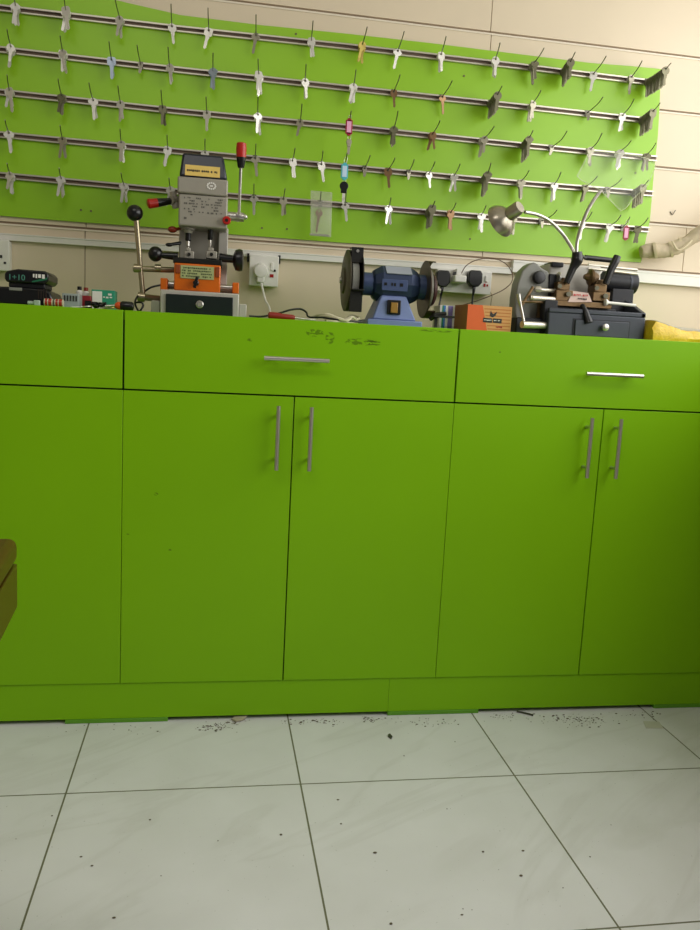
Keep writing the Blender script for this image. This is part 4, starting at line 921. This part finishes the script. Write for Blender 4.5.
for (px, py, lb) in ((79.5, 290.5, 'tiny white bottle with dark cap, left of the pair behind the dark red box'), (86, 291.5, 'tiny white bottle with reddish cap, right of the pair behind the dark red box')):
    p = at(px, py, .2); t = thing('small_bottle', lb, 'bottle', (p.x, .2, H), 'tiny bottles behind the dark red box')
    MB().lathe((p.x, .2, H), (0, 0, 1), [(0, .008), (.001, .009), (p.z-H-.003, .009), (p.z-H+.001, .005)], seg=16).build('bottle_body', M_white, t); MB().cyl((p.x, .2, p.z+.001), (p.x, .2, p.z+.010), .0055).build('cap', M_blackm if px < 80 else mat('dull_red', '8a2a14', .4), t)
t, x0, x1, zt2 = cbox('green_carton', 'teal green and white carton standing on the worktop left of the key machine', 'carton', 91.5, 290, 115, 306, .14, .05, mat('teal_card', '2c9474', .5))
m = MB(); m.box(x0+.002, x0+(x1-x0)*.45, .139, .1399, H+.004, zt2-.004); m.build('white_panel', M_white, t); m = MB(); marks(m, x0+(x1-x0)*.5, x1-.004, zt2-.022, zt2-.006, .1395, 2, .006, .8); m.build('carton_lettering', M_white, t, smooth=False)
# tangle of small black cable and keys
m = MB(); P_ = []
for i in range(16): P_.append(Vector((at(94+i*.75, 302, .08).x+.008*math.sin(i*2.1), .08+.016*math.cos(i*1.7), H+.004+.012*abs(math.sin(i*1.1)))))
m.tube(P_, .0032, seg=8, n=5); tag(m.build('tangled_cable', M_black, base=(P_[7].x, .08, H)), 'tangled thin black cable in front of the teal green carton', 'cable')
for i, (px, ang, s, lb) in enumerate(((88, .3, 'l', 'silver key lying flat before the teal carton, leftmost of the loose ones'), (106, 1.2, 'o', 'dull grey key lying loose between the black tangle and the orange screwdriver'), (111, -.5, 'y', 'pale brass key lying next to the orange screwdriver tip'))):
    o = bpy.data.objects.new('key', protos[s][i]); C.objects.link(o); p = at(px, 304, .05); o.location = (p.x, .055+.01*i, H+.002+.004); o.rotation_euler = (PI/2-.12, 0, ang+PI/2); tag(o, lb, 'key')
a = Vector((at(112, 303.5, .045).x, .045, H+.011)); b = Vector((at(134, 303.5, .045).x, .045, H+.011)); st = thing('screwdriver', 'stubby screwdriver with orange collar and black grip beside the ball lever', 'screwdriver', (a+b)/2-Vector((0, 0, .011))); d = b-a
m = MB(); m.lathe(a+d*.38, d, [(0, .009), (.004, .0118), (d.length*.5, .0115), (d.length*.6, .009), (d.length*.62, .004)], seg=12); m.build('grip', M_black, st); m = MB(); m.lathe(a+d*.14, d, [(0, .0055), (.006, .009), (d.length*.24, .0095)], seg=12); m.build('collar', mat('bright_orange', 'd8501c', .4), st); m = MB(); m.cyl(a-d*.3+Vector((0, 0, -.003)), a+d*.15, .003); m.build('shank', M_chrome, st)
# yellow pack at the right end
xa = at(649.5, 335, .08).x; xb = at(722, 345, .08).x; zA = at(654, 318.5, .10).z; zB = at(676, 330, .06).z
yb_ = thing('yellow_pack', 'yellow crinkled pack with grey window at the right end of the worktop', 'pack', ((xa+xb)/2, .12, H))
m = MB(); n_ = 22; rows = []
def pk(u):
    k = min(1, u/.45); r = min(1, .62+u*9)
    return (.056-.026*k)*r, (.058-.010*k-.016*max(0, u-.3))*r
for i in range(n_+1):
    u = i/n_; x = xa+(xb-xa)*u; zf, zb = pk(u); j = lambda q: random.uniform(-q, q)
    sec = [(.062, 0), (.058, zf*.35), (.063, zf*.7), (.070, zf), (.115, (zf+zb)/2+.003), (.165, zb), (.180, zb*.6), (.183, 0)]
    rows.append([m.b.verts.new((x+j(.0012), y+j(.002), H+z+(j(.002) if z > 0 else 0))) for y, z in sec])
for a_, b_ in zip(rows, rows[1:]):
    for k in range(8): m.b.faces.new((a_[k], a_[(k+1) % 8], b_[(k+1) % 8], b_[k]))
m.b.faces.new(rows[0]); m.b.faces.new(rows[-1][::-1])
m.build('pack_body', mat('yellow_film', 'd8b41c', .4, 0, .3, 160, .8), yb_)
m = MB(); R1 = []
for i in range(9):
    u = .10+.9*i/8; zf, zb = pk(u); x = xa+(xb-xa)*u
    R1.append([m.b.verts.new((x, .082, H+zf+.0045)), m.b.verts.new((x, .115, H+(zf+zb)/2+.0055)), m.b.verts.new((x, .155, H+zb+.003)), m.b.verts.new((x, .155, H+zb)), m.b.verts.new((x, .115, H+(zf+zb)/2+.002)), m.b.verts.new((x, .082, H+zf))])
for a_, b_ in zip(R1, R1[1:]):
    for k in range(6): m.b.faces.new((a_[k], a_[(k+1) % 6], b_[(k+1) % 6], b_[k]))
m.b.faces.new(R1[0]); m.b.faces.new(R1[-1][::-1])
m.build('window', mat('grey_window', 'a8a494', .35), yb_, smooth=False)

# ------------------------------------------------------------------ desk in the left foreground
Yd = -.95
pe = at(18.5, 607, Yd); pt = at(18.5, 545, Yd)
dk = thing('desk', 'brown wooden desk whose rounded corner shows at the left edge', 'desk', (pe.x-.35, Yd-.5, 0))
M_wood = mat('brown_varnished_wood', '4a2210', .3, 0, .25, 14); M_wood2 = mat('dark_varnished_wood', '4c3808', .35, 0, .2, 14)
th = -.075; Rz = Matrix.Rotation(-th, 3, 'Z')
zt3 = at(18, 537, Yd).z; zs = at(17.3, 563, Yd).z; zb3 = pe.z
def dbox(m, x0, x1, y0, y1, z0, z1):
    pts = [(x0, y0), (x1, y0), (x1, y1), (x0, y1)]
    m.prism([Vector((pe.x, Yd, z0))+Rz@Vector((x, y, 0)) for x, y in pts], (0, 0, z1-z0))
m = MB(); dbox(m, -.75, 0, -1.0, 0, zs+.0015, zt3); m.build('desk_top', M_wood, dk, bevel=.011)
dk.children[0].modifiers[0].segments = 5
m = MB(); dbox(m, -.75, -.001, -1.0, -.001, zb3, zs); m.build('apron', M_wood2, dk, bevel=.002)
for (x, y) in ((-.10, -.10), (-.68, -.10), (-.10, -.94), (-.68, -.94)):
    m = MB(); dbox(m, x-.03, x+.03, y-.03, y+.03, 0, zb3); m.build('leg', M_wood2, dk, bevel=.003)

# ------------------------------------------------------------------ dirt on the floor
def fl(px, py):
    d = fw*F_PX + rt*(px-350) - up*(py-465); t = -CAM.z/d.z; return CAM+d*t
p = fl(239, 719.5); m = MB(); m.prism([p+Vector(v) for v in ((-.020, -.004, .001), (-.008, -.016, .001), (.012, -.010, .003), (.022, .010, .004), (-.006, .012, .003))], (0, 0, .004)); tag(m.build('wood_chip', mat('pale_chip', 'b0a890', .8), base=p), 'pale broken chip on the floor against the plinth, left of centre', 'chip')
p = fl(390, 737); m = MB(); m.prism([p+Vector(v) for v in ((-.005, 0, .0005), (0, -.014, .0005), (.006, -.002, .0005), (.003, .014, .0005), (-.003, .010, .0005))], (0, 0, .0025)); tag(m.build('dark_chip', mat('dark_chip', '3a3c2c', .7), base=p), 'dark leaf-shaped chip on the floor in front of the middle packing block', 'chip')
p = fl(652, 725); m = MB(); m.prism([p+Vector(v) for v in ((-.028, -.018, .0003), (.022, -.022, .0003), (.030, .016, .0003), (-.014, .022, .0003))], (0, 0, .0008)); sc = tag(m.build('paper_scrap', mat('pale_paper', 'c4c4b4', .7), base=p), 'thin pale paper scrap on the floor at the right, below the plinth', 'paper')
p = fl(525, 714); m = MB(); m.tube([p+Vector((-.02, .012, .003)), p+Vector((0, 0, .003)), p+Vector((.018, -.014, .003))], .0026, seg=6); tag(m.build('twig', mat('dark_chip', '3a3c2c', .7), base=p), 'short dark splinter on the floor at the plinth, right of the middle packing block', 'splinter')
m = MB()
sp_ = [(52, 816), (150, 820), (218, 841), (81, 857), (161, 876), (92, 866), (114, 918), (16, 839), (338, 800), (341, 824), (375, 853), (447, 809), (281, 835), (462, 915), (391, 924), (483, 852), (523, 851), (463, 909), (563, 888), (472, 910), (590, 857), (611, 825), (521, 876), (404, 756), (531, 722), (455, 742)]
for (x, y) in sp_:
    p = fl(x, y); r = random.uniform(.001, .003); m.ball(p+Vector((0, 0, r*.35)), r, (random.uniform(.8, 1.6), 1, .35), 8, 5)
for (cx, cy, sx, sy, n) in ((213, 727, 16, 4, 46), (236, 722, 14, 3, 16), (315, 722, 26, 3, 34), (372, 720, 12, 3, 20), (425, 722, 30, 4, 22), (505, 716, 18, 5, 20), (580, 720, 34, 6, 70), (640, 715, 18, 4, 16), (110, 730, 40, 6, 10)):
    for i in range(int(n*1.8)):
        p = fl(cx+random.gauss(0, sx*.6), cy+random.gauss(0, sy*.5))
        if p.y > .05: continue
        r = random.choice((.0008, .0012, .0012, .0022)); m.ball(p+Vector((0, 0, r*.4)), r, (random.uniform(.8, 2), 1, .4), 6, 4)
tag(m.build('floor_dirt', mat('brown_dirt', '5c5240', .9), base=fl(350, 740)), 'brown crumbs and specks scattered on the pale floor tiles', 'dirt', kind='stuff')

# ------------------------------------------------------------------ light
def area(name, loc, target, sx, sy, e, col):
    l = bpy.data.lights.new(name, 'AREA'); l.shape = 'RECTANGLE'; l.size = sx; l.size_y = sy; l.energy = e; l.color = col
    o = bpy.data.objects.new(name, l); C.objects.link(o); o.location = loc
    o.rotation_euler = (Vector(target)-Vector(loc)).to_track_quat('-Z', 'Y').to_euler(); return o
import os
EW, EC, EA = 49, 13, .13
area('daylight_window', (XR-.03, (WY0+WY1)/2, (SILL+WT)/2), (0, (WY0+WY1)/2, 1.3), WY1-WY0-.1, WT-SILL-.1, EW, (1, .99, .96))
area('ceiling_lamp', (-.4, -1.7, ZC-.05), (-.4, -1.7, 0), 1.2, .3, EC, (1, .97, .92))
w = bpy.data.worlds.new('world'); bpy.context.scene.world = w; w.use_nodes = True
bg = w.node_tree.nodes['Background']; bg.inputs[0].default_value = (.95, .97, 1, 1); bg.inputs[1].default_value = EA
s = bpy.context.scene
s.view_settings.view_transform = 'Standard'; s.view_settings.look = 'None'; s.view_settings.gamma = 1; s.view_settings.use_curve_mapping = False
s.view_settings.exposure = 0
for o in bpy.data.objects:
    if '_o' in o.keys(): del o['_o']
